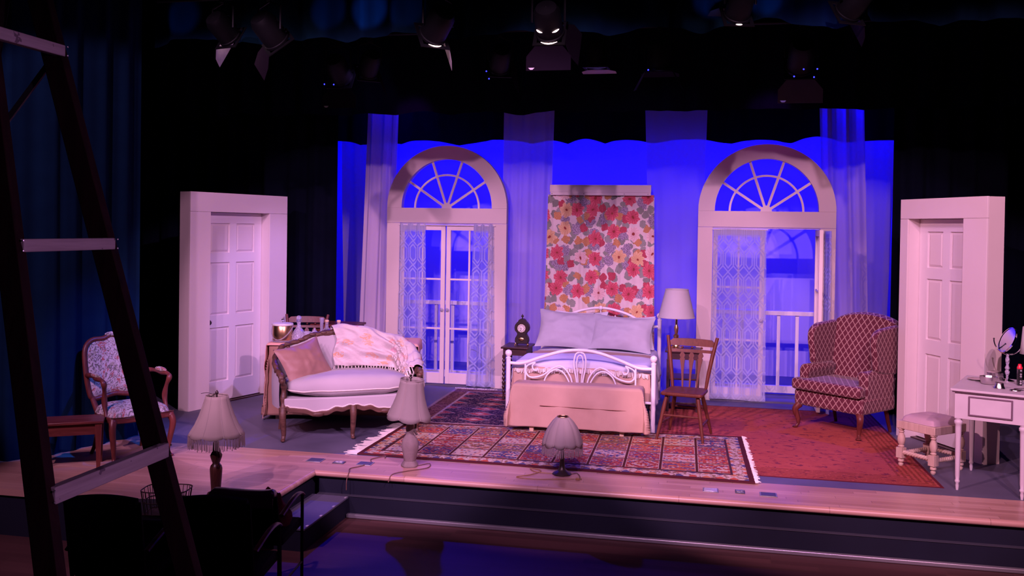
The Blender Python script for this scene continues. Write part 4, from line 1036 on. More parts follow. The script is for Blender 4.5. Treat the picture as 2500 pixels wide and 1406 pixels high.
# ------------------------------------------------------------------ rugs
def rug(name, corners, z0, z1, mat, W, H, label, nu=40, nv=40, wav=0.004):
    """corners: front-left, front-right, back-right, back-left"""
    A, B, C_, D_ = [Vector((*c, 0)) for c in corners]
    t = thing(name, (0, 0, 0), 0, label, 'rug', 'patterned rugs on the stage')
    def P(u, v): return A.lerp(B, u).lerp(D_.lerp(C_, u), v)
    def topf(u, v):
        p = P(u, v); e = min(u, 1 - u, v, 1 - v); k = 0.010 * nz(u * 9, 0.0, z1) * (v < 0.02) + 0.006 * nz(v * 9, 3.0, z1) * (u < 0.02 or u > 0.98)
        return (p.x + k, p.y + k, z1 + (wav * nz(p.x * 2, p.y * 2) + wav if e > 0.03 else 0))
    b = MB(); b.grid(topf, nu, nv, uvfn=lambda u, v: (u * W, v * H))
    # edge skirt
    ring = [(i / nu, 0) for i in range(nu)] + [(1, j / nv) for j in range(nv)] + [(1 - i / nu, 1) for i in range(nu)] + [(0, 1 - j / nv) for j in range(nv)]
    vs = []; uvs = []; fs = []; n = len(ring)
    for (u, v) in ring:
        x, y, z = topf(u, v); vs += [(x, y, z), (x, y, z0)]; uvs += [(u * W, v * H)] * 2
    for i in range(n): j = (i + 1) % n; fs.append((2 * i, 2 * i + 1, 2 * j + 1, 2 * j))
    b.add(vs, fs, None, uvs)
    b.build('pile', mat, t, smooth=50)
    return t
def fringe(parent, p, q, out, length, z, n, mat='rug_fringe', var=0.4):
    b = MB(); P = Vector(p); Q = Vector(q); o = Vector(out)
    d = (Q - P).normalized()
    for k in range(n):
        c = P.lerp(Q, (k + random.uniform(-0.2, 0.2)) / max(1, n - 1)); l = length * random.uniform(1 - var, 1 + var)
        e = c + o * l + d * random.uniform(-0.35, 0.35) * l; mid = c.lerp(e, 0.5) + d * random.uniform(-0.2, 0.2) * l
        b.tube([(c.x, c.y, z + 0.004), (mid.x, mid.y, z + 0.004), (e.x, e.y, z + 0.002)], [0.007, 0.006, 0.003], 5)
    return tag(b.build('fringe', mat, parent), kind='stuff')
r1 = rug('garden_panel_rug', [(-2.985, 7.735), (0.445, 7.655), (0.405, 9.36), (-2.97, 9.10)], 0.004, 0.013, 'garden_rug', 3.44, 1.62, 'panelled garden rug in rust, cream and navy in front of the bed')
fringe(r1, (-2.985, 7.74, 0), (-2.97, 9.10, 0), (-1, 0, 0), 0.11, 0.002, 60)
fringe(r1, (0.445, 7.66, 0), (0.405, 9.36, 0), (1, 0, 0), 0.035, 0.009, 110)
r2 = rug('navy_rug', [(-3.02, 9.02), (-1.0, 9.10), (-1.0, 11.30), (-3.04, 11.26)], 0.0005, 0.003, 'navy_rug', 1.75, 2.25, 'dark navy rug with red medallions left of the bed', wav=0.001)
fringe(r2, (-3.04, 11.265, 0), (-2.5, 11.27, 0), (0, 1, 0), 0.05, 0.001, 40)
r3 = rug('red_rug', [(-0.42, 7.92), (1.93, 7.93), (1.88, 11.0), (-0.42, 11.0)], 0.0005, 0.003, 'red_rug', 2.35, 3.08, 'worn red rug under the wing chair', wav=0.0012)

# ------------------------------------------------------------------ settee
sof = thing('carved_settee', (-3.285, 8.36, 0), R(32), 'cream french settee with carved walnut frame at left of the bed', 'sofa')
HB = 0.66
backpath = smooth_path([(-0.655, 0.045, 0), (-0.69, 0.22, 0), (-0.68, 0.40, 0), (-0.56, 0.53, 0), (-0.30, 0.585, 0), (0, 0.60, 0), (0.30, 0.585, 0), (0.56, 0.53, 0), (0.68, 0.40, 0), (0.69, 0.22, 0), (0.655, 0.045, 0)], 6)
NB = len(backpath) - 1
def back_h(u):
    a = abs(2 * u - 1)
    return interp([(0, 0.955), (0.16, 0.930), (0.34, 0.855), (0.44, 0.830), (0.56, 0.775), (0.70, 0.690), (0.85, 0.635), (1.0, 0.600)], a)
def back_pt(u, v, off=0.0):
    k = min(NB - 1e-6, max(0, u * NB)); i = int(k); f = k - i
    p = backpath[i].lerp(backpath[i + 1], f); d = (backpath[i + 1] - backpath[i]).normalized(); n = Vector((-d.y, d.x, 0))   # outward on the left of travel
    z = lerp(0.30, back_h(u), v); rake = 0.07 * (z - 0.35) * max(0, 1 - abs(2 * u - 1) * 1.1)
    q = p + n * off; return Vector((q.x, q.y + rake, z))
def pad_in(u, v):
    bul = 0.030 * math.sin(PI * min(1, v * 1.02)) ** 0.7
    return back_pt(u, v * 0.975, -0.030 - bul) if True else None
# travel runs left-front -> back -> right-front, so n = (-dy, dx) points inward/outward; pick the sign by the centre
test = back_pt(0.5, 0.5, 0.05).y - back_pt(0.5, 0.5, 0.0).y
SG_ = 1.0 if test > 0 else -1.0
b = MB(); b.grid(lambda u, v: back_pt(u, v * 0.975, -SG_ * (0.022 + 0.030 * max(0, math.sin(PI * v)) ** 0.6)), 60, 12)
b.build('back_pad', 'cream_upholstery', sof, smooth=180, fix=False)
b = MB(); b.grid(lambda u, v: back_pt(u, v * 0.985, SG_ * (0.020 + 0.008 * math.sin(PI * v))), 60, 8); b.build('outside_back', 'cream_upholstery', sof, smooth=180, fix=False)
# carved crest rail with swelling ornament
pts = []; rr = []
for k in range(91):
    u = k / 90; p = back_pt(u, 1.0); a = abs(2 * u - 1)
    pts.append(p + Vector((0, 0, 0.004 * math.sin(k * 1.3)))); rr.append(0.026 + 0.014 * math.exp(-(a / 0.13) ** 2) + 0.004 * math.sin(k * 1.9))
b = MB(); b.tube(pts, rr, 10); b.build('crest_rail', 'walnut_carved', sof, smooth=60)
# inner mouldings that split the back pad
for s in (-1, 1):
    u0 = 0.5 + s * 0.205
    b = MB(); b.tube([back_pt(u0 + s * 0.012 * (1 - v) , lerp(0.25, 1.0, v), -SG_ * 0.045) for v in [k / 12 for k in range(13)]], [0.010 + 0.008 * (k / 12) for k in range(13)], 8); b.build('back_moulding', 'walnut_carved', sof)
# small leaf carvings along the crest
for k, u in enumerate((0.36, 0.40, 0.44, 0.30)):
    p = back_pt(u, 1.0, -SG_ * 0.022); b = MB(); b.sphere(tuple(p + Vector((0, 0, 0.012))), 0.026, 10, sz=(1.5, 0.6, 0.7)); b.build('leaf_carving', 'walnut_carved', sof)
# arm fronts with scroll ends, running down into the cabriole legs
for s in (-1, 1):
    path = smooth_path([(s * 0.655, 0.085, 0.600), (s * 0.668, 0.030, 0.625), (s * 0.670, -0.015, 0.600), (s * 0.655, -0.010, 0.555), (s * 0.640, 0.030, 0.50), (s * 0.645, 0.020, 0.40), (s * 0.650, -0.005, 0.31)], 6)
    b = MB(); b.tube(path, [0.026 + 0.005 * math.sin(i * 0.9) for i in range(len(path))], 10); b.build('arm_front', 'walnut_carved', sof, smooth=60)
    b = MB(); b.lathe([(0.001, -0.02), (0.036, -0.018), (0.040, 0.0), (0.036, 0.018), (0.001, 0.02)], 14, T(s * 0.672, -0.005, 0.600) @ RY(90)); b.build('arm_scroll', 'walnut_carved', sof)
    path = smooth_path([(s * 0.648, 0.00, 0.315), (s * 0.655, -0.028, 0.24), (s * 0.645, -0.016, 0.13), (s * 0.640, 0.000, 0.06), (s * 0.648, -0.022, 0.018)], 5)
    b = MB(); b.tube(path, [lerp(0.042, 0.017, (i / (len(path) - 1)) ** 0.7) for i in range(len(path))], 10); lg = b.build('leg', 'walnut_carved', sof)
    b = MB(); b.sphere((s * 0.650, -0.028, 0.018), 0.022, 10, sz=(1, 1.2, 0.8)); b.build('foot_scroll', 'walnut_carved', lg)
    path = [(s * 0.585, 0.50, 0.31), (s * 0.60, 0.53, 0.16), (s * 0.615, 0.565, 0.0)]
    b = MB(); b.tube(path, [0.026, 0.021, 0.015], 10); b.build('leg', 'walnut_carved', sof)
path = smooth_path([(0, -0.055, 0.315), (0, -0.080, 0.24), (0, -0.066, 0.13), (0, -0.050, 0.05), (0, -0.066, 0.012)], 5)
b = MB(); b.tube(path, [lerp(0.040, 0.016, (i / (len(path) - 1)) ** 0.7) for i in range(len(path))], 10); lg = b.build('leg', 'walnut_carved', sof)
b = MB(); b.sphere((0, -0.070, 0.016), 0.020, 10, sz=(1, 1.2, 0.8)); b.build('foot_scroll', 'walnut_carved', lg)
def bow(x): return -0.055 * (1 - (x / 0.66) ** 2)
def low(x):
    a = abs(x) / 0.65
    return 0.275 - 0.045 * math.exp(-((a - 0.5) / 0.20) ** 2) + 0.010 * math.sin(a * 30) * (1 - a) + 0.015 * (a > 0.93)
def band(zl, zh, y0, y1, N=80, rnd=0.0):
    b = MB(); vs = []; fs = []
    for i in range(N + 1):
        x = lerp(-0.64, 0.64, i / N); yb = bow(x)
        vs += [(x, yb + y0, zl(x)), (x, yb + y0, zh(x)), (x, yb + y1, zh(x)), (x, yb + y1, zl(x))]
        if i:
            for k in range(4): fs.append(((i - 1) * 4 + k, (i - 1) * 4 + (k + 1) % 4, i * 4 + (k + 1) % 4, i * 4 + k))
    fs += [(0, 1, 2, 3), tuple(N * 4 + k for k in range(4))]; b.add(vs, fs); return b
b = band(low, lambda x: low(x) + 0.045, -0.020, 0.02); b.build('carved_apron', 'walnut_carved', sof, bevel=0.006)
for s in (-1, 1):
    b = MB(); b.sphere((s * 0.325, bow(0.325) - 0.02, 0.252), 0.03, 12, sz=(1.9, 0.5, 0.8)); b.build('apron_rosette', 'walnut_carved', sof)
    b = MB()
    b.box2((s * 0.62 - 0.015, 0.02, 0.26), (s * 0.62 + 0.015, 0.50, 0.31)); b.build('side_rail', 'walnut_carved', sof)
b = MB(); b.box2((-0.58, 0.50, 0.26), (0.58, 0.53, 0.31)); b.build('back_rail', 'walnut_carved', sof)
b = band(lambda x: low(x) + 0.044, lambda x: 0.405, -0.012, 0.50); b.build('seat_base', 'cream_upholstery', sof, bevel=0.015)
b = MB(); b.tube([(lerp(-0.63, 0.63, k / 60), bow(lerp(-0.63, 0.63, k / 60)) - 0.014, low(lerp(-0.63, 0.63, k / 60)) + 0.050) for k in range(61)], 0.006, 6); b.build('gimp_trim', 'cream_lace', sof)
# loose seat cushion
def cush(u, v):
    a = u * 2 * PI; ph = (v - 0.5) * PI
    ca, sa = math.cos(a), math.sin(a); cp = max(0, math.cos(ph)) ** 0.42; sp = math.sin(ph)
    ex = abs(ca) ** 0.42 * (1 if ca > 0 else -1); ey = abs(sa) ** 0.42 * (1 if sa > 0 else -1)
    x = 0.615 * ex * cp; y = 0.235 + 0.265 * ey * cp
    y += bow(x) * 0.9 * (ey < 0)
    th = (0.085 + 0.035 * math.sin(PI * (x / 1.3 + 0.5))) * (abs(sp) ** 0.8) * (1 if sp > 0 else -1)
    return (x, y, 0.495 + th * (1.0 if sp > 0 else 0.85) + 0.012 * nz(x * 5, y * 5, sp) + 0.006 * nz(x * 13, y * 13, sp))
b = MB(); b.grid(cush, 72, 18, cu=True)
tag(b.build('seat_cushion', 'cream_upholstery', sof, smooth=180), 'loose puffy cream seat cushion')
b = MB(); b.tube([Vector(cush(k / 72, 0.44)) * 1.0 for k in range(72)], 0.007, 6, closed=True); b.build('cushion_piping', 'cream_lace', sof)
# tan pillow on the settee
MS = T(-3.285, 8.36, 0) @ RZ(32)
pillow('throw_pillow', 0.52, 0.44, 0.18, MS @ T(-0.42, 0.25, 0.70) @ RZ(22) @ RX(-30) @ RY(-12), 'tan_satin', 'tan satin throw pillow at the left end of the settee', 'pillow', 21, None, 0.011)
# rose shawl over the right half of the back
def shawl(u, v):
    # v runs from the lower front edge, up the pad, over the crest and down the outside
    uu = lerp(0.47, 0.985, u) + 0.012 * nz(v * 3, u * 3, 4); 
    lowz = interp([(0, 0.62), (0.35, 0.60), (0.6, 0.56), (0.85, 0.53), (1.0, 0.56)], u)
    top = back_h(min(1, uu)) + 0.046; wr = 0.024 * nz(u * 7, v * 6, 1.0) + 0.018 * nz(u * 17 + v * 4, v * 8, 2.0) + 0.016 * math.sin((u * 3.0 + v * 2.2 + 0.6 * nz(u * 3, v * 3)) * 9)
    if v < 0.72:
        f = v / 0.72; p = back_pt(uu, 1.0, -SG_ * (0.085 - 0.02 * f)); z = lerp(lowz, top, f); sag = 0.05 * math.sin(PI * f) * (1 - u * 0.5)
        inn = -SG_ * (0.075 + wr + 0.03 * (1 - f) + sag * 0.3 - 0.03 * max(0, f - 0.85) / 0.15)
        q = back_pt(uu, min(1.0, (z - 0.30) / (back_h(uu) - 0.30)), inn); return (q.x, q.y, z + wr * 0.5)
    f = (v - 0.72) / 0.28
    if f < 0.4:
        g = f / 0.4; q = back_pt(uu, 1.0, lerp(-SG_ * 0.040, SG_ * 0.045, g)); return (q.x, q.y, top + 0.022 * math.sin(PI * g) + 0.3 * abs(wr))
    g = (f - 0.4) / 0.6; q = back_pt(uu, 1.0, SG_ * (0.048 + abs(wr))); return (q.x, q.y, top - 0.22 * g)
b = MB(); b.grid(shawl, 90, 60, uvfn=lambda u, v: (u * 0.95, v * 0.75))
sh = tag(b.build('rose_shawl', 'rose_shawl', smooth=180, solid=0.004), 'cream shawl printed with peach roses over the right of the settee', 'shawl')
sh.location = (-3.285, 8.36, 0); sh.rotation_euler = (0, 0, R(32))
b = MB()
for k in range(46):
    u = k / 45; p = Vector(shawl(u, 0.0)); b.tube([p, p + Vector((random.uniform(-0.01, 0.01), -0.012, -0.035)), p + Vector((random.uniform(-0.02, 0.02), -0.016, -0.065))], [0.005, 0.004, 0.003], 5)
for k in range(16):
    p = Vector(shawl(1.0, k / 22)); b.tube([p, p + Vector((0.012, -0.03, -0.05)), p + Vector((random.uniform(-0.01, 0.02), -0.03, -0.11))], [0.005, 0.005, 0.003], 5)
tag(b.build('fringe', 'cream_lace', sh), kind='stuff')

# ------------------------------------------------------------------ drinks table with skirts
TR = R(14); tl = thing('drinks_table', (-3.735, 9.325, 0), TR, 'long table hidden by a brown skirt and peach runner behind the settee', 'table')
b = MB(); b.box2((-0.75, -0.25, 0.76), (0.75, 0.25, 0.79)); b.build('top', 'pine', tl)
for x in (-0.68, 0.68):
    for y in (-0.2, 0.2):
        b = MB(); b.box2((x - 0.02, y - 0.02, 0), (x + 0.02, y + 0.02, 0.76)); b.build('leg', 'pine', tl)
def local_cloth(o, loc, rz): o.location = loc; o.rotation_euler = (0, 0, rz); return o
local_cloth(draped('table_skirt', 'brown_cloth', -0.76, 0.76, -0.26, 0.26, 0.797, 0.74, 0.74, 0.74, 0.74, 'brown cloth skirt falling to the floor around the drinks table', 'tablecloth', 0.008, 0.03, 31, nu=110, nv=80, rnd=0.02, fold=0.018, corner=0.04), (-3.735, 9.325, 0), TR)
local_cloth(draped('table_runner', 'peach_cloth', -0.785, 0.785, -0.285, 0.285, 0.806, 0.80, 0.10, 0.012, 0.04, 'peach cloth over the drinks table hanging down its left end', 'tablecloth', 0.006, 0.035, 35, nu=110, nv=50, rnd=0.02, fold=0.012, corner=0.04), (-3.735, 9.325, 0), TR)
ZT = 0.812
def on_table(x, y): v = Matrix.Rotation(TR, 4, 'Z') @ Vector((x, y, 0)); return (-3.735 + v.x, 9.325 + v.y, ZT)
# ice bucket
t = thing('ice_bucket', (-4.325, 9.01, ZT), 0, 'gold ice bucket with white lid and clear handle on the drinks table', 'bucket')
b = MB(); b.lathe([(0.100, 0.012), (0.104, 0.02), (0.104, 0.165), (0.100, 0.170)], 40); b.build('body', 'gold_tin', t)
b = MB(); b.lathe([(0.108, 0.0), (0.108, 0.018), (0.100, 0.019)], 40); b.build('base_ring', 'clear_glass', t)
b = MB(); b.lathe([(0.110, 0.170), (0.112, 0.176), (0.108, 0.190), (0.060, 0.197), (0.001, 0.199)], 40); lid = b.build('lid', 'enamel_white', t)
b = MB(); b.lathe([(0.006, 0.198), (0.006, 0.208), (0.014, 0.214), (0.017, 0.224), (0.012, 0.234), (0.001, 0.238)], 14); b.build('lid_knob', 'chrome', lid)
b = MB(); b.tube([(0.112 * math.cos(PI * k / 20), -0.116 * math.sin(PI * k / 20), 0.15 - 0.125 * math.sin(PI * k / 20) ** 1.2) for k in range(21)], 0.006, 8); b.build('bail_handle', 'clear_glass', t)
for s in (-1, 1):
    b = MB(); b.lathe([(0.010, 0), (0.010, 0.01), (0.001, 0.012)], 10, T(s * 0.104, 0, 0.152) @ RY(s * 90)); b.build('handle_pin', 'chrome', t)
# ship decanter
t = thing('decanter', (-4.165, 9.06, ZT), 0, 'wide cut-crystal decanter with round stopper on the drinks table', 'decanter')
b = MB(); b.lathe([(0.075, 0.0), (0.082, 0.01), (0.080, 0.05), (0.070, 0.085), (0.046, 0.120), (0.024, 0.150), (0.018, 0.180), (0.022, 0.205), (0.036, 0.215), (0.034, 0.216), (0.018, 0.205)], 28, caps=False); b.build('body', 'cut_crystal', t)
b = MB(); b.sphere((0, 0, 0.245), 0.028, 16); b.lathe([(0.012, 0.20), (0.014, 0.222)], 12); b.build('stopper', 'cut_crystal', t)
# tumblers
def tumbler(loc, h, r, label):
    b = MB(); b.lathe([(0.001, 0.0), (r * 0.85, 0.0), (r * 0.9, 0.01), (r, h), (r * 0.93, h), (r * 0.82, 0.018), (0.001, 0.016)], 24, ripple=lambda a, z: 1 + 0.02 * math.sin(a * 12), caps=False)
    o = tag(b.build('tumbler', 'cut_crystal'), label, 'glass', 'cut glasses on the drinks table'); o.location = loc; return o
tumbler((-4.07, 9.06, ZT), 0.105, 0.045, 'cut-glass tumbler right beside the decanter')
tumbler((-3.99, 9.06, ZT), 0.092, 0.040, 'short cut-glass tumbler near the settee crest')
tumbler((-3.98, 9.27, ZT), 0.092, 0.040, 'cut-glass tumbler standing furthest back near the tall vase')
t = thing('candy_jar', (-4.04, 9.18, ZT), 0, 'small glass jar with pointed lid on the drinks table', 'jar')
b = MB(); b.lathe([(0.035, 0), (0.042, 0.02), (0.040, 0.07), (0.036, 0.078)], 20); b.build('body', 'cut_crystal', t)
b = MB(); b.lathe([(0.040, 0.079), (0.030, 0.095), (0.010, 0.110), (0.008, 0.12), (0.001, 0.135)], 20); b.build('lid', 'cut_crystal', t)
b = MB(); b.lathe([(0.030, 0.0), (0.030, 0.012), (0.012, 0.02), (0.015, 0.10), (0.019, 0.20), (0.024, 0.245), (0.021, 0.245), (0.012, 0.10), (0.001, 0.03)], 20, caps=False)
tag(b.build('bud_vase', 'clear_glass'), 'tall slim glass bud vase on the drinks table', 'vase').location = (-3.955, 9.17, ZT)
def bottle(x, y, label):
    t = thing('corked_bottle', (x, y, ZT), 0, label, 'bottle', 'round corked bottles')
    b = MB(); b.lathe([(0.045, 0.0), (0.052, 0.02), (0.054, 0.06), (0.050, 0.10), (0.034, 0.130), (0.019, 0.148), (0.016, 0.165), (0.016, 0.195), (0.019, 0.197), (0.019, 0.205)], 24); b.build('body', 'clear_glass', t)
    b = MB(); b.lathe([(0.013, 0.19), (0.014, 0.206), (0.021, 0.208), (0.021, 0.226), (0.018, 0.229)], 16); b.build('cork', 'cork', t)
    b = MB(); b.lathe([(0.0455, 0.02), (0.0545, 0.03), (0.0545, 0.075), (0.052, 0.095)], 24, caps=False); b.build('label', 'linen_white', t)
bottle(-3.88, 9.13, 'round corked glass bottle next to the bud vase')
bottle(-3.755, 9.15, 'round corked glass bottle nearest the rose shawl')
b = MB(); b.lathe([(0.045, 0.0), (0.05, 0.008), (0.085, 0.035), (0.100, 0.060), (0.094, 0.060), (0.078, 0.036), (0.045, 0.016), (0.001, 0.014)], 36, ripple=lambda a, z: 1 + 0.02 * math.sin(a * 18), caps=False)
tag(b.build('glass_bowl', 'cut_crystal'), 'shallow cut-glass bowl at the right end of the drinks table', 'bowl').location = (-3.215, 9.42, ZT)

# dark dresser behind
t = thing('dresser', (-4.385, 10.68, 0), 0, 'dark mahogany dresser with brass pulls behind the drinks table', 'dresser')
b = MB(); b.box2((-0.26, -0.19, 0.06), (0.26, 0.19, 0.815)); b.build('body', 'mahogany_x', t)
b = MB(); b.box2((-0.285, -0.21, 0.815), (0.285, 0.20, 0.842)); b.build('top', 'mahogany_x', t, bevel=0.006)
for z in (0.62, 0.36, 0.10):
    b = MB(); b.box2((-0.235, -0.205, z), (0.235, -0.191, z + 0.17)); d_ = b.build('drawer', 'mahogany_x', t, bevel=0.003)
    for x in (-0.12, 0.12):
        b = MB(); b.lathe([(0.024, 0), (0.026, 0.004), (0.010, 0.008), (0.012, 0.02), (0.001, 0.024)], 14, T(x, -0.205, z + 0.09) @ RX(90)); b.build('pull', 'brass', d_)
for sx in (-1, 1):
    for sy in (-1, 1):
        b = MB(); b.box((sx * 0.23, sy * 0.16, 0.03), (0.05, 0.05, 0.06)); b.build('foot', 'mahogany_x', t)
# ------------------------------------------------------------------ wing armchair
t = thing('wing_armchair', (1.475, 10.03, 0.004), R(-41), 'burgundy wing armchair with cream diamond trellis on the red rug', 'armchair')
b = MB(); b.box2((-0.395, -0.34, 0.24), (0.395, 0.27, 0.405)); b.build('seat_base', 'diamond_trellis', t, bevel=0.03)
out = [(-0.395, -0.395), (0.395, -0.395), (0.395, -0.27), (0.285, -0.26), (0.285, 0.20), (-0.285, 0.20), (-0.285, -0.26), (-0.395, -0.27)]
b = MB(); b.prism(out, 0.408, 0.525, 'z'); b.build('seat_cushion', 'diamond_trellis', t, bevel=0.03)
for s in (-1, 1):
    prof = [(0.0, 0.25), (0.0, 0.56), (-0.02, 0.60), (-0.010, 0.645), (0.035, 0.665), (0.085, 0.650), (0.105, 0.60), (0.095, 0.25)]
    P_ = [(s * (0.290 + x), z) for x, z in prof]
    b = MB(); b.prism(P_, -0.255, 0.24); b.build('arm', 'diamond_trellis', t, bevel=0.02, smooth=50)
    wing = smooth_path([(0.24, 0.60, 0), (0.06, 0.62, 0), (-0.07, 0.655, 0), (-0.095, 0.76, 0), (-0.125, 0.90, 0), (-0.115, 1.00, 0), (-0.03, 1.065, 0), (0.12, 1.085, 0), (0.33, 1.10, 0)], 4)
    wo = [(p.x, p.y) for p in wing] + [(0.28, 0.60)]
    b = MB(); b.prism(wo, s * 0.325, s * 0.395, 'x'); b.build('wing', 'diamond_trellis', t, bevel=0.02, smooth=50)
# raked, arched back
def bkf(sg):
    def fn(u, v):
        x = lerp(-0.335, 0.335, u); top = 1.105 + 0.075 * max(0.0, math.cos(x / 0.335 * PI / 2)) ** 0.7
        z = lerp(0.30, top, v); y = 0.215 + 0.15 * (z - 0.42) + (0.13 if sg else -0.02 * math.sin(PI * v) * math.sin(PI * u))
        return (x, y, z)
    return fn
b = MB(); b.grid(bkf(0), 20, 16); b.grid(bkf(1), 20, 16)
def rim(u, v):
    a = bkf(0); c = bkf(1); k = u * 4
    if k < 1: p, q = a(0, k), c(0, k)
    elif k < 3: p, q = a((k - 1) / 2, 1), c((k - 1) / 2, 1)
    else: p, q = a(1, 4 - k), c(1, 4 - k)
    m_ = Vector(p).lerp(Vector(q), v); bul = 0.022 * math.sin(PI * v)
    if 1 <= k < 3: m_.z += bul
    return tuple(m_)
b.grid(rim, 64, 6); b.build('back', 'diamond_trellis', t, smooth=55)
for s in (-1, 1):
    pth = smooth_path([(s * 0.345, -0.30, 0.25), (s * 0.375, -0.335, 0.19), (s * 0.355, -0.315, 0.10), (s * 0.350, -0.315, 0.045), (s * 0.362, -0.335, 0.015)], 5)
    b = MB(); b.tube(pth, [lerp(0.040, 0.016, min(1, (i / (len(pth) - 1)) * 1.25)) for i in range(len(pth))], 12); lg = b.build('leg', 'mahogany', t)
    b = MB(); b.sphere((s * 0.366, -0.345, 0.012), 0.028, 12, sz=(1, 1.15, 0.45)); b.build('pad_foot', 'mahogany', lg)
    b = MB(); b.tube([(s * 0.30, 0.24, 0.25), (s * 0.31, 0.27, 0.12), (s * 0.315, 0.31, 0.0)], [0.024, 0.020, 0.017], 8); b.build('leg', 'mahogany', t)

# ------------------------------------------------------------------ footstool with rope-twist stretchers
t = thing('footstool', (1.975, 8.60, 0.0), R(40.6), 'pickled wood footstool with mauve pad and rope-twist stretchers beside the vanity', 'stool')
X, Y_ = 0.185, 0.165
b = MB(); b.box2((-X - 0.025, -Y_ - 0.025, 0.335), (X + 0.025, Y_ + 0.025, 0.405)); b.build('seat_rail', 'pickled_wood', t, bevel=0.005)
def padf(u, v):
    a = u * 2 * PI; ca, sa = math.cos(a), math.sin(a); r = v
    ex = abs(ca) ** 0.28 * (1 if ca > 0 else -1); ey = abs(sa) ** 0.28 * (1 if sa > 0 else -1)
    return ((X + 0.012) * ex * r, (Y_ + 0.012) * ey * r, 0.406 + 0.062 * (1 - r ** 5) ** 0.55 + 0.004 * nz(ex * r * 4, ey * r * 4))
b = MB(); b.grid(padf, 48, 14, cu=True); b.build('pad', 'stool_velvet', t, smooth=180)
def st_leg(x, y):
    b = MB(); b.box2((x - 0.030, y - 0.030, 0.075), (x + 0.030, y + 0.030, 0.165))
    b.lathe([(0.012, 0.0), (0.022, 0.012), (0.022, 0.025), (0.012, 0.032), (0.026, 0.045), (0.026, 0.06), (0.018, 0.075)], 14, T(x, y, 0))
    b.lathe([(0.020, 0.165), (0.028, 0.178), (0.018, 0.188), (0.027, 0.20), (0.034, 0.235), (0.030, 0.265), (0.018, 0.295), (0.026, 0.305), (0.016, 0.315), (0.028, 0.325), (0.028, 0.336)], 14, T(x, y, 0))
    b.build('leg', 'pickled_wood', t)
for sx in (-1, 1):
    for sy in (-1, 1): st_leg(sx * (X - 0.005), sy * (Y_ - 0.005))
def rope(p, q, r=0.018, turns=5):
    P, Q = Vector(p), Vector(q); d = (Q - P).normalized(); x = d.cross(Vector((0, 0, 1))).normalized(); z = x.cross(d); b = MB()
    for k in range(2):
        pts = []
        for i in range(49):
            s = i / 48; a = 2 * PI * turns * s + k * PI; pts.append(P.lerp(Q, s) + x * (math.cos(a) * r * 0.5) + z * (math.sin(a) * r * 0.5))
        b.tube(pts, r * 0.66, 8)
    b.build('rope_stretcher', 'pickled_wood', t)
for sx in (-1, 1): rope((sx * (X - 0.005), -Y_ + 0.03, 0.125), (sx * (X - 0.005), Y_ - 0.03, 0.125))
for sy in (-1, 1): rope((-X + 0.03, sy * (Y_ - 0.005), 0.115), (X - 0.03, sy * (Y_ - 0.005), 0.115), turns=6)

# ------------------------------------------------------------------ painted vanity
VA = R(-22.5)
t = thing('vanity_table', (2.374, 8.174, 0), VA, 'pale distressed painted vanity table with drawer at the right edge', 'table')
b = MB(); b.box2((-0.285, -0.43, 0.795), (0.285, 0.43, 0.815)); b.build('top', 'vanity_paint', t, bevel=0.005)
b = MB(); b.box2((-0.272, -0.417, 0.785), (0.272, 0.417, 0.795)); b.build('top_moulding', 'vanity_dark_paint', t)
b = MB(); b.box2((-0.255, -0.40, 0.575), (0.255, 0.40, 0.785)); b.build('case', 'vanity_paint', t, bevel=0.003)
b = MB(); b.box2((-0.145, -0.408, 0.615), (0.145, -0.398, 0.755)); dr = b.build('drawer', 'vanity_paint', t, bevel=0.002)
for p, q in (((-0.150, -0.412, 0.750), (0.150, -0.400, 0.762)), ((-0.150, -0.412, 0.608), (0.150, -0.400, 0.620)), ((-0.156, -0.412, 0.608), (-0.144, -0.400, 0.762)), ((0.144, -0.412, 0.608), (0.156, -0.400, 0.762))):
    b = MB(); b.box2(p, q); b.build('drawer_moulding', 'vanity_dark_paint', dr, bevel=0.003)
for sx in (-1, 1):
    for sy in (-1, 1):
        x, y = sx * 0.228, sy * 0.372; b = MB()
        b.lathe([(0.010, 0.0), (0.014, 0.035), (0.012, 0.055), (0.019, 0.065), (0.019, 0.075), (0.014, 0.083), (0.018, 0.12), (0.024, 0.50), (0.024, 0.525), (0.031, 0.535), (0.031, 0.553), (0.024, 0.560), (0.027, 0.576)], 24, T(x, y, 0), ripple=lambda a, z: 1 - (0.10 * abs(math.sin(a * 4)) if 0.10 < z < 0.52 else 0))
        b.build('leg', 'vanity_paint', t, smooth=45)
VZ = 0.816
# tilting mirror
t = thing('vanity_mirror', (2.515, 8.40, VZ), R(0), 'round chrome tilting mirror on a beaded stand on the vanity', 'mirror')
b = MB(); b.lathe([(0.055, 0), (0.055, 0.006), (0.030, 0.014), (0.012, 0.022)], 24); b.build('foot', 'chrome', t)
b = MB(); b.lathe([(0.010, 0.02), (0.010, 0.05), (0.016, 0.062), (0.020, 0.080), (0.012, 0.095), (0.020, 0.110), (0.014, 0.125), (0.010, 0.135), (0.015, 0.16), (0.017, 0.185), (0.010, 0.21), (0.013, 0.215), (0.008, 0.23)], 16); b.build('beaded_stem', 'cut_crystal', t)
nrm = Vector((-0.895, -0.17, 0.41)).normalized(); ex = Vector((0.45, -0.45, 0.75)); ex = (ex - nrm * ex.dot(nrm)).normalized(); ey = nrm.cross(ex)
hx = Vector((ex.x, ex.y, 0)).normalized(); ang_ = math.atan2(hx.y, hx.x); ax = Matrix.Rotation(ang_, 4, 'Z')
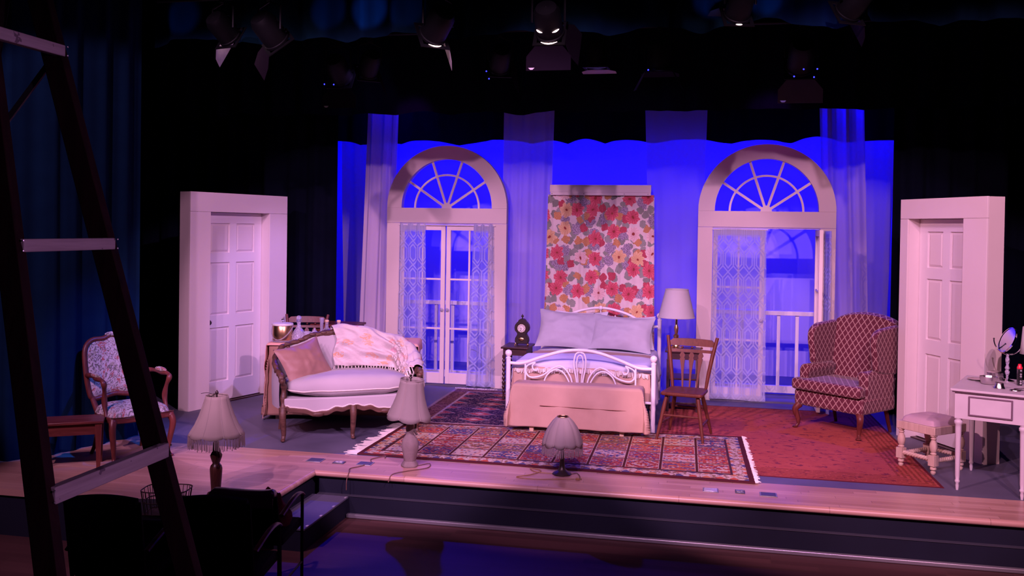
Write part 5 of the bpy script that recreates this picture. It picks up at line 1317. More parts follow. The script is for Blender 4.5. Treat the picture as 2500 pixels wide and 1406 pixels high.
b = MB(); b.tube([ax @ Vector((0.122 * math.cos(PI + PI * k / 20), 0, 0.345 + 0.120 * math.sin(PI + PI * k / 20))) for k in range(21)], 0.005, 8); b.build('yoke', 'chrome', t)
MM = Matrix.Identity(4)
for i in range(3): MM[i][0] = ex[i]; MM[i][1] = ey[i]; MM[i][2] = nrm[i]
MM.translation = Vector((0, 0, 0.345))
b = MB(); b.lathe([(0.001, -0.010), (0.105, -0.008), (0.114, 0.0), (0.112, 0.010), (0.105, 0.011)], 36, MM, caps=False); b.build('rim', 'chrome', t)
b = MB(); b.lathe([(0.001, 0.007), (0.106, 0.007), (0.106, 0.004), (0.001, 0.004)], 36, MM, caps=False); b.build('glass', 'chrome', t)
for s in (-1, 1):
    b = MB(); b.sphere(tuple(ax @ Vector((s * 0.122, 0, 0.345))), 0.008, 8); b.build('pivot', 'chrome', t)
# small silver and dark pieces
def small(name, prof, loc, mat, label, cat, n=28, ripple=None):
    b = MB(); b.lathe(prof, n, caps=False, ripple=ripple); o = tag(b.build(name, mat), label, cat); o.location = loc; return o
small('silver_plate', [(0.001, 0.004), (0.045, 0.004), (0.072, 0.012), (0.074, 0.014), (0.045, 0.000), (0.001, 0.000)], (2.275, 8.385, VZ), 'silver_dull', 'shallow silver plate at the back left of the vanity top', 'plate')
small('silver_dish', [(0.001, 0.003), (0.052, 0.003), (0.058, 0.012), (0.066, 0.040), (0.070, 0.062), (0.066, 0.062), (0.054, 0.012), (0.001, 0.008)], (2.315, 8.20, VZ), 'silver_dull', 'embossed silver dish in the middle of the vanity top', 'dish', ripple=lambda a, z: 1 + 0.04 * math.sin(a * 8))
t = thing('trinket_box', (2.44, 8.46, VZ), 0, 'round lidded silver trinket box beside the mirror foot', 'box')
b = MB(); b.lathe([(0.060, 0.0), (0.064, 0.006), (0.064, 0.05)], 32); b.build('body', 'silver_dull', t)
b = MB(); b.lathe([(0.067, 0.051), (0.067, 0.064), (0.050, 0.072), (0.001, 0.070)], 32, caps=False); b.build('lid', 'silver_dull', t)
small('silver_cup', [(0.001, 0.004), (0.036, 0.0), (0.042, 0.004), (0.034, 0.02), (0.030, 0.045), (0.034, 0.048), (0.026, 0.046), (0.026, 0.01), (0.001, 0.008)], (2.335, 7.985, VZ), 'silver_dull', 'small silver cup near the front edge of the vanity', 'cup')
t = thing('powder_compact', (2.42, 7.885, VZ), R(20), 'open silver powder compact at the front of the vanity', 'compact')
b = MB(); b.lathe([(0.001, 0.0), (0.038, 0.0), (0.040, 0.004), (0.038, 0.009), (0.001, 0.009)], 28, caps=False); b.build('base', 'silver_dull', t)
b = MB(); b.lathe([(0.001, 0.0), (0.038, 0.0), (0.040, 0.003), (0.038, 0.006), (0.001, 0.006)], 28, T(0.055, 0.03, 0.010) @ RX(-12), caps=False); b.build('lid', 'silver_dull', t)
t = thing('nail_polish_tube', (2.548, 8.20, VZ), 0, 'slim black tube with white dots and a red cap on the vanity', 'tube')
b = MB(); b.box2((-0.017, -0.017, 0.0), (0.017, 0.017, 0.135)); b.build('body', 'black_gloss', t, bevel=0.003)
b = MB(); b.lathe([(0.021, 0.135), (0.021, 0.148), (0.014, 0.160), (0.013, 0.172), (0.009, 0.175)], 14); b.build('cap', 'red_plastic', t)
for k, z in enumerate((0.018, 0.036, 0.074, 0.092, 0.122)):
    b = MB(); b.lathe([(0.008, 0), (0.008, 0.0012), (0.001, 0.0012)], 10, T(0.004, -0.0172, z) @ RX(90)); b.build('dot', 'plate_bright', t)
# edge lamp just entering at the right
t = thing('boudoir_lamp', (2.640, 8.27, VZ), 0, 'crystal boudoir lamp with pale pink shade cut by the right frame edge', 'lamp', 'table lamps')
b = MB(); b.lathe([(0.045, 0), (0.045, 0.008), (0.015, 0.02), (0.022, 0.05), (0.012, 0.07), (0.020, 0.095), (0.010, 0.12), (0.010, 0.26)], 18); b.build('base', 'cut_crystal', t)
b = MB(); b.lathe([(0.070, 0.25), (0.060, 0.36), (0.052, 0.47), (0.048, 0.475)], 28, caps=False); b.build('shade', 'shade_pleat', t, solid=0.003)

# ------------------------------------------------------------------ tapestry armchair
t = thing('tapestry_armchair', (-4.88, 7.20, 0), R(57), 'mahogany open armchair with floral tapestry upholstery behind the ladder', 'armchair')
def seat_o(s): return [(-0.275 * s, -0.255 * s), (-0.14 * s, -0.285 * s), (0.14 * s, -0.285 * s), (0.275 * s, -0.255 * s), (0.26 * s, 0.0), (0.225 * s, 0.22 * s), (-0.225 * s, 0.22 * s), (-0.26 * s, 0.0)]
b = MB(); b.prism(seat_o(1.0), 0.345, 0.395, 'z'); b.build('seat_frame', 'mahogany_x', t, bevel=0.008)
def seatpad(u, v):
    a = u * 2 * PI; ca, sa = math.cos(a), math.sin(a); ex = abs(ca) ** 0.4 * (1 if ca > 0 else -1); ey = abs(sa) ** 0.4 * (1 if sa > 0 else -1); r = v
    return (0.268 * ex * r * (1 - 0.08 * max(0, ey)), -0.02 + 0.255 * ey * r, 0.390 + 0.085 * (1 - r ** 4) ** 0.5)
b = MB(); b.grid(seatpad, 48, 14, cu=True, uvfn=lambda u, v: (v * math.cos(u * 2 * PI) * 0.3, v * math.sin(u * 2 * PI) * 0.3)); b.build('seat_pad', 'tapestry', t, smooth=180)
b = MB()
for k in range(60):
    f = k / 59; x = lerp(-0.27, 0.27, f); y = -0.287 + 0.03 * abs(2 * f - 1) ** 3; b.sphere((x, y, 0.398), 0.0045, 6)
b.build('nailheads', 'brass', t)
# back: cartouche frame and pad, raked
rake = T(0, 0.205, 0.0) @ RX(-13)
carto = smooth_path([(-0.205, 0.49, 0), (-0.235, 0.60, 0), (-0.245, 0.78, 0), (-0.235, 0.93, 0), (-0.175, 1.005, 0), (-0.07, 1.015, 0), (0, 1.045, 0), (0.07, 1.015, 0), (0.175, 1.005, 0), (0.235, 0.93, 0), (0.245, 0.78, 0), (0.235, 0.60, 0), (0.205, 0.49, 0), (0.10, 0.50, 0), (0, 0.515, 0), (-0.10, 0.50, 0)], 4, closed=True)
b = MB(); b.tube([rake @ Vector((p.x, 0, p.y)) for p in carto], 0.023, 10, closed=True); b.build('back_frame', 'mahogany', t)
ctr = Vector((0, 0, 0.76))
def backpad(sg):
    def fn(u, v):
        k = u * len(carto); i = int(k) % len(carto); f = k - int(k); p = carto[i].lerp(carto[(i + 1) % len(carto)], f)
        q = Vector((p.x, 0, p.y)).lerp(ctr, 1 - v * 0.96); q.y = sg * 0.040 * (1 - v ** 4) ** 0.6; return rake @ q
    return fn
b = MB()
for sg in (-1, 1): b.grid(backpad(sg), 64, 10, cu=True, uvfn=lambda u, v: (0.24 * v * math.cos(u * 2 * PI + PI), 0.3 * v * math.sin(u * 2 * PI + PI) * -1 + 0.5))
b.build('back_pad', 'tapestry', t, smooth=180)
b = MB(); b.sphere(tuple(rake @ Vector((0, -0.015, 1.050))), 0.028, 10, sz=(2.2, 0.7, 0.8)); b.build('crest_carving', 'tapestry', t)
for s in (-1, 1):
    b = MB(); b.tube([(s * 0.20, 0.215, 0.38), tuple(rake @ Vector((s * 0.205, 0.005, 0.50)))], [0.026, 0.022], 10); b.build('back_upright', 'mahogany', t)
    # arms
    ap = smooth_path([tuple(rake @ Vector((s * 0.238, 0, 0.70))), (s * 0.268, 0.17, 0.705), (s * 0.285, 0.03, 0.70), (s * 0.290, -0.09, 0.70), (s * 0.285, -0.135, 0.672), (s * 0.270, -0.110, 0.60), (s * 0.262, -0.095, 0.50), (s * 0.262, -0.14, 0.39)], 5)
    b = MB(); b.tube(ap, [0.020 + 0.004 * math.sin(i * 0.7) for i in range(len(ap))], 10); ar = b.build('arm', 'mahogany', t)
    b = MB(); b.sphere((s * 0.282, 0.03, 0.725), 0.04, 14, sz=(0.75, 2.6, 0.55)); b.build('arm_pad', 'tapestry', ar)
    lp = smooth_path([(s * 0.245, -0.235, 0.375), (s * 0.262, -0.262, 0.30), (s * 0.245, -0.243, 0.16), (s * 0.235, -0.232, 0.06), (s * 0.248, -0.255, 0.012)], 5)
    b = MB(); b.tube(lp, [lerp(0.034, 0.014, min(1, i / (len(lp) - 1) * 1.1)) for i in range(len(lp))], 10); lg = b.build('leg', 'mahogany', t)
    b = MB(); b.sphere((s * 0.252, -0.262, 0.014), 0.018, 10, sz=(1, 1.3, 0.75)); b.build('foot_scroll', 'mahogany', lg)
    b = MB(); b.sphere((s * 0.247, -0.262, 0.355), 0.026, 10, sz=(1, 0.5, 1.1)); b.build('knee_carving', 'mahogany', lg)
    lp = smooth_path([(s * 0.20, 0.20, 0.375), (s * 0.20, 0.205, 0.22), (s * 0.21, 0.235, 0.09), (s * 0.222, 0.285, 0.0)], 5)
    b = MB(); b.tube(lp, [lerp(0.026, 0.015, i / (len(lp) - 1)) for i in range(len(lp))], 10); b.build('leg', 'mahogany', t)
# low wooden table beside it
t = thing('low_table', (-5.150, 6.71, 0), R(32), 'low reddish wooden table standing left of the tapestry armchair', 'table')
b = MB(); b.box2((-0.30, -0.15, 0.375), (0.30, 0.15, 0.400)); b.build('top', 'mahogany_x', t, bevel=0.006)
b = MB(); b.box2((-0.27, -0.125, 0.285), (0.27, 0.125, 0.374)); b.build('apron', 'mahogany_x', t)
for sx in (-1, 1):
    for sy in (-1, 1):
        x, y = sx * 0.26, sy * 0.115; b = MB()
        b.add([(x + a * w, y + c * w, z) for z, w in ((0, 0.014), (0.374, 0.026)) for a, c in ((-1, -1), (1, -1), (1, 1), (-1, 1))], [(3, 2, 1, 0), (4, 5, 6, 7), (0, 1, 5, 4), (1, 2, 6, 5), (2, 3, 7, 6), (3, 0, 4, 7)]); b.build('leg', 'mahogany', t)
# ------------------------------------------------------------------ three lamps on the apron
def fringe_ring(parent, prof_r, z, length, n, mat='fringe_thread', zfn=None):
    b = MB()
    for k in range(n):
        a = 2 * PI * k / n; r = prof_r(a) if callable(prof_r) else prof_r; zz = z + (zfn(a) if zfn else 0); l = length * random.uniform(0.85, 1.12)
        x, y = r * math.cos(a), r * math.sin(a); j = random.uniform(-0.004, 0.004)
        b.bar((x, y, zz), (x * 1.01 + j, y * 1.01 + j, zz - l), 0.0045, 0.003, upv=(math.cos(a), math.sin(a), 0))
    return tag(b.build('fringe', mat, parent, smooth=0), kind='stuff')
def paneled_shade(prof, panels, pinch, scallop=0.0, n=96):
    def rip(a, z): return 1 - pinch * abs(math.cos(a * panels / 2)) ** 6
    b = MB(); vs = []; fs = []
    for i, (r, z) in enumerate(prof):
        for k in range(n):
            a = 2 * PI * k / n; q = r * rip(a, z); f = (1 - i / (len(prof) - 1))
            zz = z - scallop * f ** 6 * abs(math.sin(a * panels / 2))
            vs.append((q * math.cos(a), q * math.sin(a), zz))
    for i in range(len(prof) - 1):
        for k in range(n): fs.append((i * n + k, i * n + (k + 1) % n, (i + 1) * n + (k + 1) % n, (i + 1) * n + k))
    b.add(vs, fs); return b
def shade_ribs(parent, prof, panels, pinch, mat):
    for p in range(panels):
        a = 2 * PI * p / panels
        b = MB(); b.tube([(r * (1 - pinch) * math.cos(a), r * (1 - pinch) * math.sin(a), z) for r, z in prof], 0.003, 5); b.build('shade_rib', mat, parent)
LG = 'lamps standing on the apron'
# 1: fringed bell lamp on the thrust
t = thing('fringed_lamp', (-3.552, 6.306, 0), 0, 'turned dark wood lamp with tan bell shade and beaded fringe on the thrust', 'lamp', LG)
b = MB(); b.lathe([(0.062, 0), (0.066, 0.008), (0.060, 0.020), (0.036, 0.026), (0.036, 0.05), (0.045, 0.17), (0.046, 0.20), (0.040, 0.222), (0.026, 0.24), (0.042, 0.285), (0.044, 0.30), (0.030, 0.33), (0.024, 0.36), (0.024, 0.40)], 24); b.build('base', 'lamp_turned_wood', t)
b = MB(); b.lathe([(0.006, 0.40), (0.006, 0.76), (0.012, 0.765), (0.012, 0.775), (0.005, 0.785), (0.001, 0.79)], 10); b.build('harp_stem', 'bronze_dark', t)
prof = [(0.205, 0.462), (0.190, 0.485), (0.160, 0.53), (0.128, 0.60), (0.103, 0.67), (0.086, 0.725), (0.080, 0.750)]
b = paneled_shade(prof, 8, 0.03, 0.012); sh_ = b.build('shade', 'lamp_silk', t, solid=0.004)
shade_ribs(sh_, prof, 8, 0.026, 'lamp_linen'); fringe_ring(sh_, 0.203, 0.458, 0.085, 150)
b = MB()
for k in range(3):
    a = 2 * PI * k / 3 + 0.3; b.tube([(0, 0, 0.762), (0.08 * math.cos(a), 0.08 * math.sin(a), 0.750)], 0.0025, 5)
b.build('shade_spider', 'bronze_dark', t)
b = MB(); b.tube(smooth_path([(-0.02, 0, 0.752), (-0.08, 0.0, 0.765), (-0.12, -0.02, 0.760)], 4), 0.002, 5); b.build('loose_wire', 'bronze_dark', t)
# 2: stone lamp with tilted scalloped shade
t = thing('stone_lamp', (-2.412, 7.478, 0), R(20), 'carved stone-coloured lamp with crooked scalloped shade on the apron', 'lamp', LG)
b = MB(); b.lathe([(0.068, 0), (0.072, 0.012), (0.062, 0.030), (0.050, 0.05), (0.058, 0.09), (0.070, 0.15), (0.072, 0.19), (0.062, 0.235), (0.038, 0.265), (0.030, 0.285), (0.036, 0.32), (0.030, 0.36), (0.026, 0.40)], 28, ripple=lambda a, z: 1 + 0.05 * math.sin(a * 5 + z * 14) + 0.02 * math.sin(a * 11 + z * 40)); b.build('base', 'stone_lamp', t)
b = MB(); b.tube(smooth_path([(0.03, 0, 0.39), (0.048, 0.0, 0.35), (0.040, -0.01, 0.30), (0.058, 0, 0.27)], 5), 0.010, 8); b.build('leaf_handle', 'stone_lamp', t)
b = MB(); b.lathe([(0.005, 0.39), (0.005, 0.745), (0.014, 0.752), (0.008, 0.765), (0.013, 0.775), (0.001, 0.785)], 10); b.build('harp_stem', 'bronze_dark', t)
prof = [(0.192, 0.425), (0.180, 0.452), (0.152, 0.51), (0.128, 0.58), (0.112, 0.65), (0.102, 0.715), (0.099, 0.742)]
MT = T(0, 0, 0.58) @ RY(4) @ RX(3) @ T(0, 0, -0.58)
b = paneled_shade(prof, 6, 0.05, 0.022); sh_ = b.build('shade', 'lamp_linen', t, solid=0.004, M=MT)
for p_ in range(6):
    a = 2 * PI * p_ / 6; b = MB(); b.tube([MT @ Vector((r * 0.955 * math.cos(a), r * 0.955 * math.sin(a), z)) for r, z in prof], 0.0035, 5); b.build('shade_rib', 'lamp_silk', sh_)
b = MB(); b.tube([MT @ Vector((0.099 * math.cos(2 * PI * k / 40), 0.099 * math.sin(2 * PI * k / 40), 0.742)) for k in range(40)], 0.004, 6, closed=True); b.build('shade_trim', 'lamp_silk', sh_)
# 3: small dome lamp
t = thing('dome_lamp', (-1.115, 7.555, 0), 0, 'small bronze lamp with cream fringed dome shade in front of the bed', 'lamp', LG)
b = MB(); b.lathe([(0.078, 0), (0.080, 0.008), (0.068, 0.020), (0.044, 0.032), (0.030, 0.045), (0.022, 0.075), (0.020, 0.12), (0.021, 0.165), (0.016, 0.20), (0.012, 0.26)], 24, ripple=lambda a, z: 1 + 0.03 * math.sin(a * 8) * (z < 0.05)); b.build('base', 'bronze_dark', t)
b = MB(); b.lathe([(0.004, 0.26), (0.004, 0.478), (0.008, 0.484), (0.001, 0.49)], 8); b.build('harp_stem', 'bronze_dark', t)
prof = [(0.170, 0.262), (0.166, 0.285), (0.150, 0.335), (0.122, 0.395), (0.086, 0.445), (0.058, 0.472), (0.046, 0.480)]
b = paneled_shade(prof, 10, 0.045, 0.020, 100); sh_ = b.build('shade', 'lamp_linen', t, solid=0.004)
shade_ribs(sh_, prof, 10, 0.04, 'lamp_silk'); fringe_ring(sh_, 0.166, 0.255, 0.070, 140, zfn=lambda a: -0.016 * abs(math.sin(a * 5)))
b = MB(); b.tube([(0.046 * math.cos(2 * PI * k / 30), 0.046 * math.sin(2 * PI * k / 30), 0.481) for k in range(30)], 0.005, 6, closed=True); b.build('top_ring', 'brass', sh_)
# cords
def cord(pts, label, mat='brown_cord', plug=None, r=0.004):
    t = thing('lamp_cord', (pts[0][0], pts[0][1], 0), 0, label, 'cord', 'lamp cords on the apron'); o = Vector((pts[0][0], pts[0][1], 0))
    b = MB(); b.tube([p - o for p in smooth_path(pts, 8)], r, 6); b.build('wire', mat, t)
    if plug:
        b = MB(); p = Vector(plug) - o; b.box(tuple(p), (0.035, 0.022, 0.016), None); pl = b.build('plug', 'plug_brown', t, bevel=0.004)
        for s in (-1, 1):
            b = MB(); b.box((p.x + 0.024, p.y + s * 0.006, p.z), (0.016, 0.002, 0.006)); b.build('prong', 'brass', pl)
cord([(-1.19, 7.54, 0.006), (-1.34, 7.56, 0.006), (-1.40, 7.66, 0.006), (-1.30, 7.60, 0.006), (-1.36, 7.46, 0.006), (-1.46, 7.36, 0.006), (-1.30, 7.335, 0.006), (-1.10, 7.39, 0.006), (-0.99, 7.415, 0.008)], 'tan cord looped around the dome lamp with a brass plug', 'plug_brown', (-0.965, 7.415, 0.009))
cord([(-1.035, 7.56, 0.006), (-1.0, 7.60, 0.006), (-0.965, 7.53, 0.006), (-0.95, 7.44, 0.008)], 'short dark cord right of the dome lamp base')
cord([(-2.34, 7.50, 0.006), (-2.27, 7.58, 0.008), (-2.24, 7.50, 0.006), (-2.26, 7.42, 0.006), (-2.38, 7.30, 0.006), (-2.46, 7.17, 0.006), (-2.47, 7.10, -0.04)], 'dark cord trailing from the stone lamp over the stage edge')
cord([(-2.70, 7.66, 0.008), (-2.72, 7.72, 0.008), (-2.80, 7.60, 0.006), (-2.77, 7.50, 0.006), (-2.80, 7.36, 0.006), (-2.86, 7.26, 0.006), (-2.83, 7.16, 0.005), (-2.83, 7.105, -0.05), (-2.83, 7.10, -0.13)], 'dark cord hanging over the stage edge left of the stone lamp')
# floor pocket plates
def plate(cx, cy, w, d, mat, label, extra=None):
    t = thing('floor_plate', (cx, cy, 0.0), 0, label, 'floor plate', 'floor pocket plates in the apron')
    b = MB(); b.box2((-w / 2, -d / 2, 0.0), (w / 2, d / 2, 0.006)); b.build('frame', 'plate_grey' if mat != 'plate_grey' else 'plate_dark', t, bevel=0.002)
    b = MB(); b.box2((-w / 2 + 0.010, -d / 2 + 0.010, 0.006), (w / 2 - 0.010, d / 2 - 0.010, 0.009)); b.build('cover', mat, t, bevel=0.002)
    if extra:
        for s in (-1, 1):
            b = MB(); b.lathe([(0.017, 0.009), (0.017, 0.014), (0.001, 0.015)], 14, T(s * 0.014, s * 0.006, 0)); b.build('socket', extra, t)
plate(-3.255, 7.45, 0.135, 0.12, 'plate_dark', 'dark square floor plate nearest the thrust corner')
plate(-3.03, 7.43, 0.10, 0.075, 'plate_grey', 'small floor plate with a white socket left of the trailing cord', 'plate_bright')
plate(-2.80, 7.45, 0.13, 0.11, 'plate_dark', 'dark floor plate under the trailing cord')
plate(0.09, 7.383, 0.12, 0.11, 'plate_bright', 'bright metal floor plate right of the rug corner')
plate(0.315, 7.40, 0.075, 0.09, 'plate_grey', 'small floor plate with twin sockets between two larger plates', 'plate_grey')
plate(0.527, 7.37, 0.13, 0.11, 'plate_dark', 'bluish dark floor plate at the right of the three')

# ------------------------------------------------------------------ stepladder close to the camera
t = thing('stepladder', (-1.75, 2.33, -0.36), 0, 'dark wooden stepladder standing close by at the far left', 'ladder')
OFF = Vector((-1.75, 2.33, -0.36))
def railpts(side, z):
    x = lerp(-2.042, -1.652, (2.575 - z) / (2.575 - 1.33)); f = (2.575 - z) / 1.245
    y = lerp(2.30, 2.06, f) if side < 0 else lerp(2.590, 2.572, f)
    return Vector((x, y, z)) - OFF
for s in (-1, 1):
    p, q = railpts(s, 3.0), railpts(s, -0.34); y_ = 0.0
    d = (q - p).normalized(); xv = Vector((0, 1, 0)); uv_ = d.cross(xv).normalized()
    b = MB(); w, h = 0.034, 0.070
    vs = [c + xv * (i * w / 2) + uv_ * (j * h / 2) for c in (p, q) for i, j in ((-1, -1), (1, -1), (1, 1), (-1, 1))]
    b.add(vs, [(3, 2, 1, 0), (4, 5, 6, 7), (0, 1, 5, 4), (1, 2, 6, 5), (2, 3, 7, 6), (3, 0, 4, 7)]); rl = b.build('rail', 'ladder_rail_wood', t, bevel=0.003)
    for z in (2.575, 1.965, 1.33):
        c = railpts(s, z)
        for dz in (-0.014, 0.014):
            b = MB(); b.sphere((c.x + 0.046, c.y + s * 0.006, c.z + dz), 0.0035, 6); b.build('rivet', 'ladder_hardware', rl)
for z in (3.2, 2.575, 1.965, 1.33, 0.68, 0.05):
    p, q = railpts(-1, z), railpts(1, z)
    b = MB(); b.bar(p + Vector((0.030, 0, 0)), q + Vector((0.030, 0, 0)), 0.028, 0.036 if z > 1.5 else 0.045); b.build('tread', 'ladder_tread_wood', t, bevel=0.003)
# climbing half of the A-frame, swung away to the left
def frpts(side, z):
    f = (3.35 - z) / 3.7; x = lerp(-2.15, -3.0, f); y = lerp(2.35, 2.05, f) if side < 0 else lerp(2.60, 2.80, f); return Vector((x, y, z)) - OFF
for s in (-1, 1):
    b = MB(); b.bar(frpts(s, 3.3), frpts(s, -0.34), 0.034, 0.08); b.build('climbing_rail', 'ladder_rail_wood', t, bevel=0.003)
for z in (2.95, 2.6, 2.25, 1.9, 1.55, 1.2, 0.85, 0.5, 0.15):
    b = MB(); b.bar(frpts(-1, z), frpts(1, z), 0.09, 0.022); b.build('step', 'ladder_rail_wood', t, bevel=0.003)
b = MB(); b.box2((-0.42, -0.10, 3.66), (-0.22, 0.32, 3.69)); b.build('top_cap', 'ladder_rail_wood', t, bevel=0.004)
p, q = railpts(1, 2.56), frpts(1, 2.20)
b = MB(); b.bar(p, q, 0.006, 0.022); b.build('spreader', 'ladder_hardware', t)

# ------------------------------------------------------------------ dim auditorium chairs and clutter at lower left
FZ = -0.36
def aud_chair(x, y, rz, label, cut=0.0):
    t = thing('auditorium_chair', (x, y, FZ), rz, label, 'chair', 'dark auditorium chairs')
    b = MB(); b.box2((-0.21, -0.20, 0.41), (0.21, 0.22, 0.47)); b.build('seat', 'chair_fabric_black', t, bevel=0.02)
    b = MB(); b.grid(lambda u, v: (lerp(-0.19, 0.19, u), -0.22 - 0.10 * v + 0.02 * math.cos(PI * (u - 0.5)), lerp(0.48, 0.92 - cut + 0.012 * math.sin(PI * u), v)), 10, 8); b.build('backrest', 'chair_fabric_black', t, solid=0.035, smooth=180)
    for s in (-1, 1):
        b = MB(); b.tube([(s * 0.20, -0.20, 0.0), (s * 0.20, -0.225, 0.45), (s * 0.20, -0.31, 0.90 - cut)], 0.011, 8); b.build('rear_leg', 'black_metal', t)
        b = MB(); b.tube([(s * 0.215, 0.20, 0.0), (s * 0.215, 0.19, 0.62)], 0.011, 8); b.build('front_leg', 'black_metal', t)
        b = MB(); b.tube(smooth_path([(s * 0.215, -0.25, 0.62), (s * 0.225, -0.05, 0.665), (s * 0.225, 0.10, 0.66), (s * 0.215, 0.20, 0.62)], 5), 0.018, 8, flat=0.6); b.build('armrest', 'mahogany_x', t)
        b = MB(); b.tube([(s * 0.21, -0.20, 0.18), (s * 0.215, 0.20, 0.18)], 0.008, 6); b.build('side_stretcher', 'black_metal', t)
    return t
aud_chair(-3.17, 4.66, R(10), 'black-backed auditorium chair at lower left behind the ladder tread')
aud_chair(-2.60, 4.80, R(9), 'black-backed auditorium chair in the middle, left of the maroon bundle')
aud_chair(-2.74, 5.42, R(8), 'low auditorium chair with a dark jacket hung over its back beside the steps', 0.155)
# wire basket behind the chairs, standing on a stool-height crate
t = thing('wire_basket', (-3.19, 5.08, 0.270), R(10), 'dark wire basket behind the auditorium chairs', 'basket')
for z, r in ((0.14, 1.0), (0.07, 0.93), (0.0, 0.86)):
    b = MB(); b.tube([(r * 0.14 * (abs(math.cos(a)) ** 0.5) * (1 if math.cos(a) > 0 else -1), r * 0.10 * (abs(math.sin(a)) ** 0.5) * (1 if math.sin(a) > 0 else -1), z) for a in [2 * PI * k / 36 for k in range(36)]], 0.0035, 6, closed=True); b.build('hoop', 'wire_dark', t)
for k in range(28):
    a = 2 * PI * k / 28; c = (abs(math.cos(a)) ** 0.5) * (1 if math.cos(a) > 0 else -1); s = (abs(math.sin(a)) ** 0.5) * (1 if math.sin(a) > 0 else -1)
    b = MB(); b.tube([(0.14 * c, 0.10 * s, 0.14), (0.12 * c, 0.086 * s, 0.0)], 0.002, 5); b.build('wire', 'wire_dark', t)
b = MB(); b.box2((-0.12, -0.086, -0.004), (0.12, 0.086, 0.0)); b.build('base', 'wire_dark', t)
t = thing('prop_crate', (-3.26, 5.12, FZ), R(10), 'black prop crate in shadow under the wire basket', 'crate')
b = MB(); b.box2((-0.22, -0.20, 0.0), (0.22, 0.20, 0.60)); b.build('body', 'black_paint', t, bevel=0.006)
b = MB(); b.box2((-0.235, -0.215, 0.60), (0.235, 0.215, 0.624)); b.build('lid', 'black_paint', t, bevel=0.006)
# dark jacket over the third chair's back, maroon bundle on its seat
o = draped('jacket', 'folder_dark', -0.19, 0.19, -0.345, -0.285, 0.945 - 0.155, 0.03, 0.03, 0.10, 0.16, 'shiny dark jacket hung over the right auditorium chair back', 'jacket', 0.016, 0.05, 51, nu=40, nv=30, rnd=0.015, fold=0.012, corner=0.1)
o.location = (-2.74, 5.42, FZ); o.rotation_euler = (0, 0, R(8))
def coat(u, v):
    a = u * 2 * PI; e = 1 + 0.16 * nz(math.cos(a) * 2, math.sin(a) * 2, v * 3); r = math.sin(PI * (0.04 + 0.46 * v)) if v < 0.999 else 1.0
    return (0.15 * math.cos(a) * r * e, 0.13 * math.sin(a) * r * e, 0.20 * math.cos(PI / 2 * v) * (1 + 0.2 * nz(a, v * 4, 2)) + 0.012 * math.sin(a * 5 + v * 6))
b = MB(); b.grid(coat, 40, 16, cu=True); o = b.build('folded_coat', 'maroon_cloth', smooth=180); o.location = (-2.72, 5.46, FZ + 0.472); o.rotation_euler = (0, 0, R(20))
tag(o, 'maroon coat bundled on the seat of the right auditorium chair', 'coat')
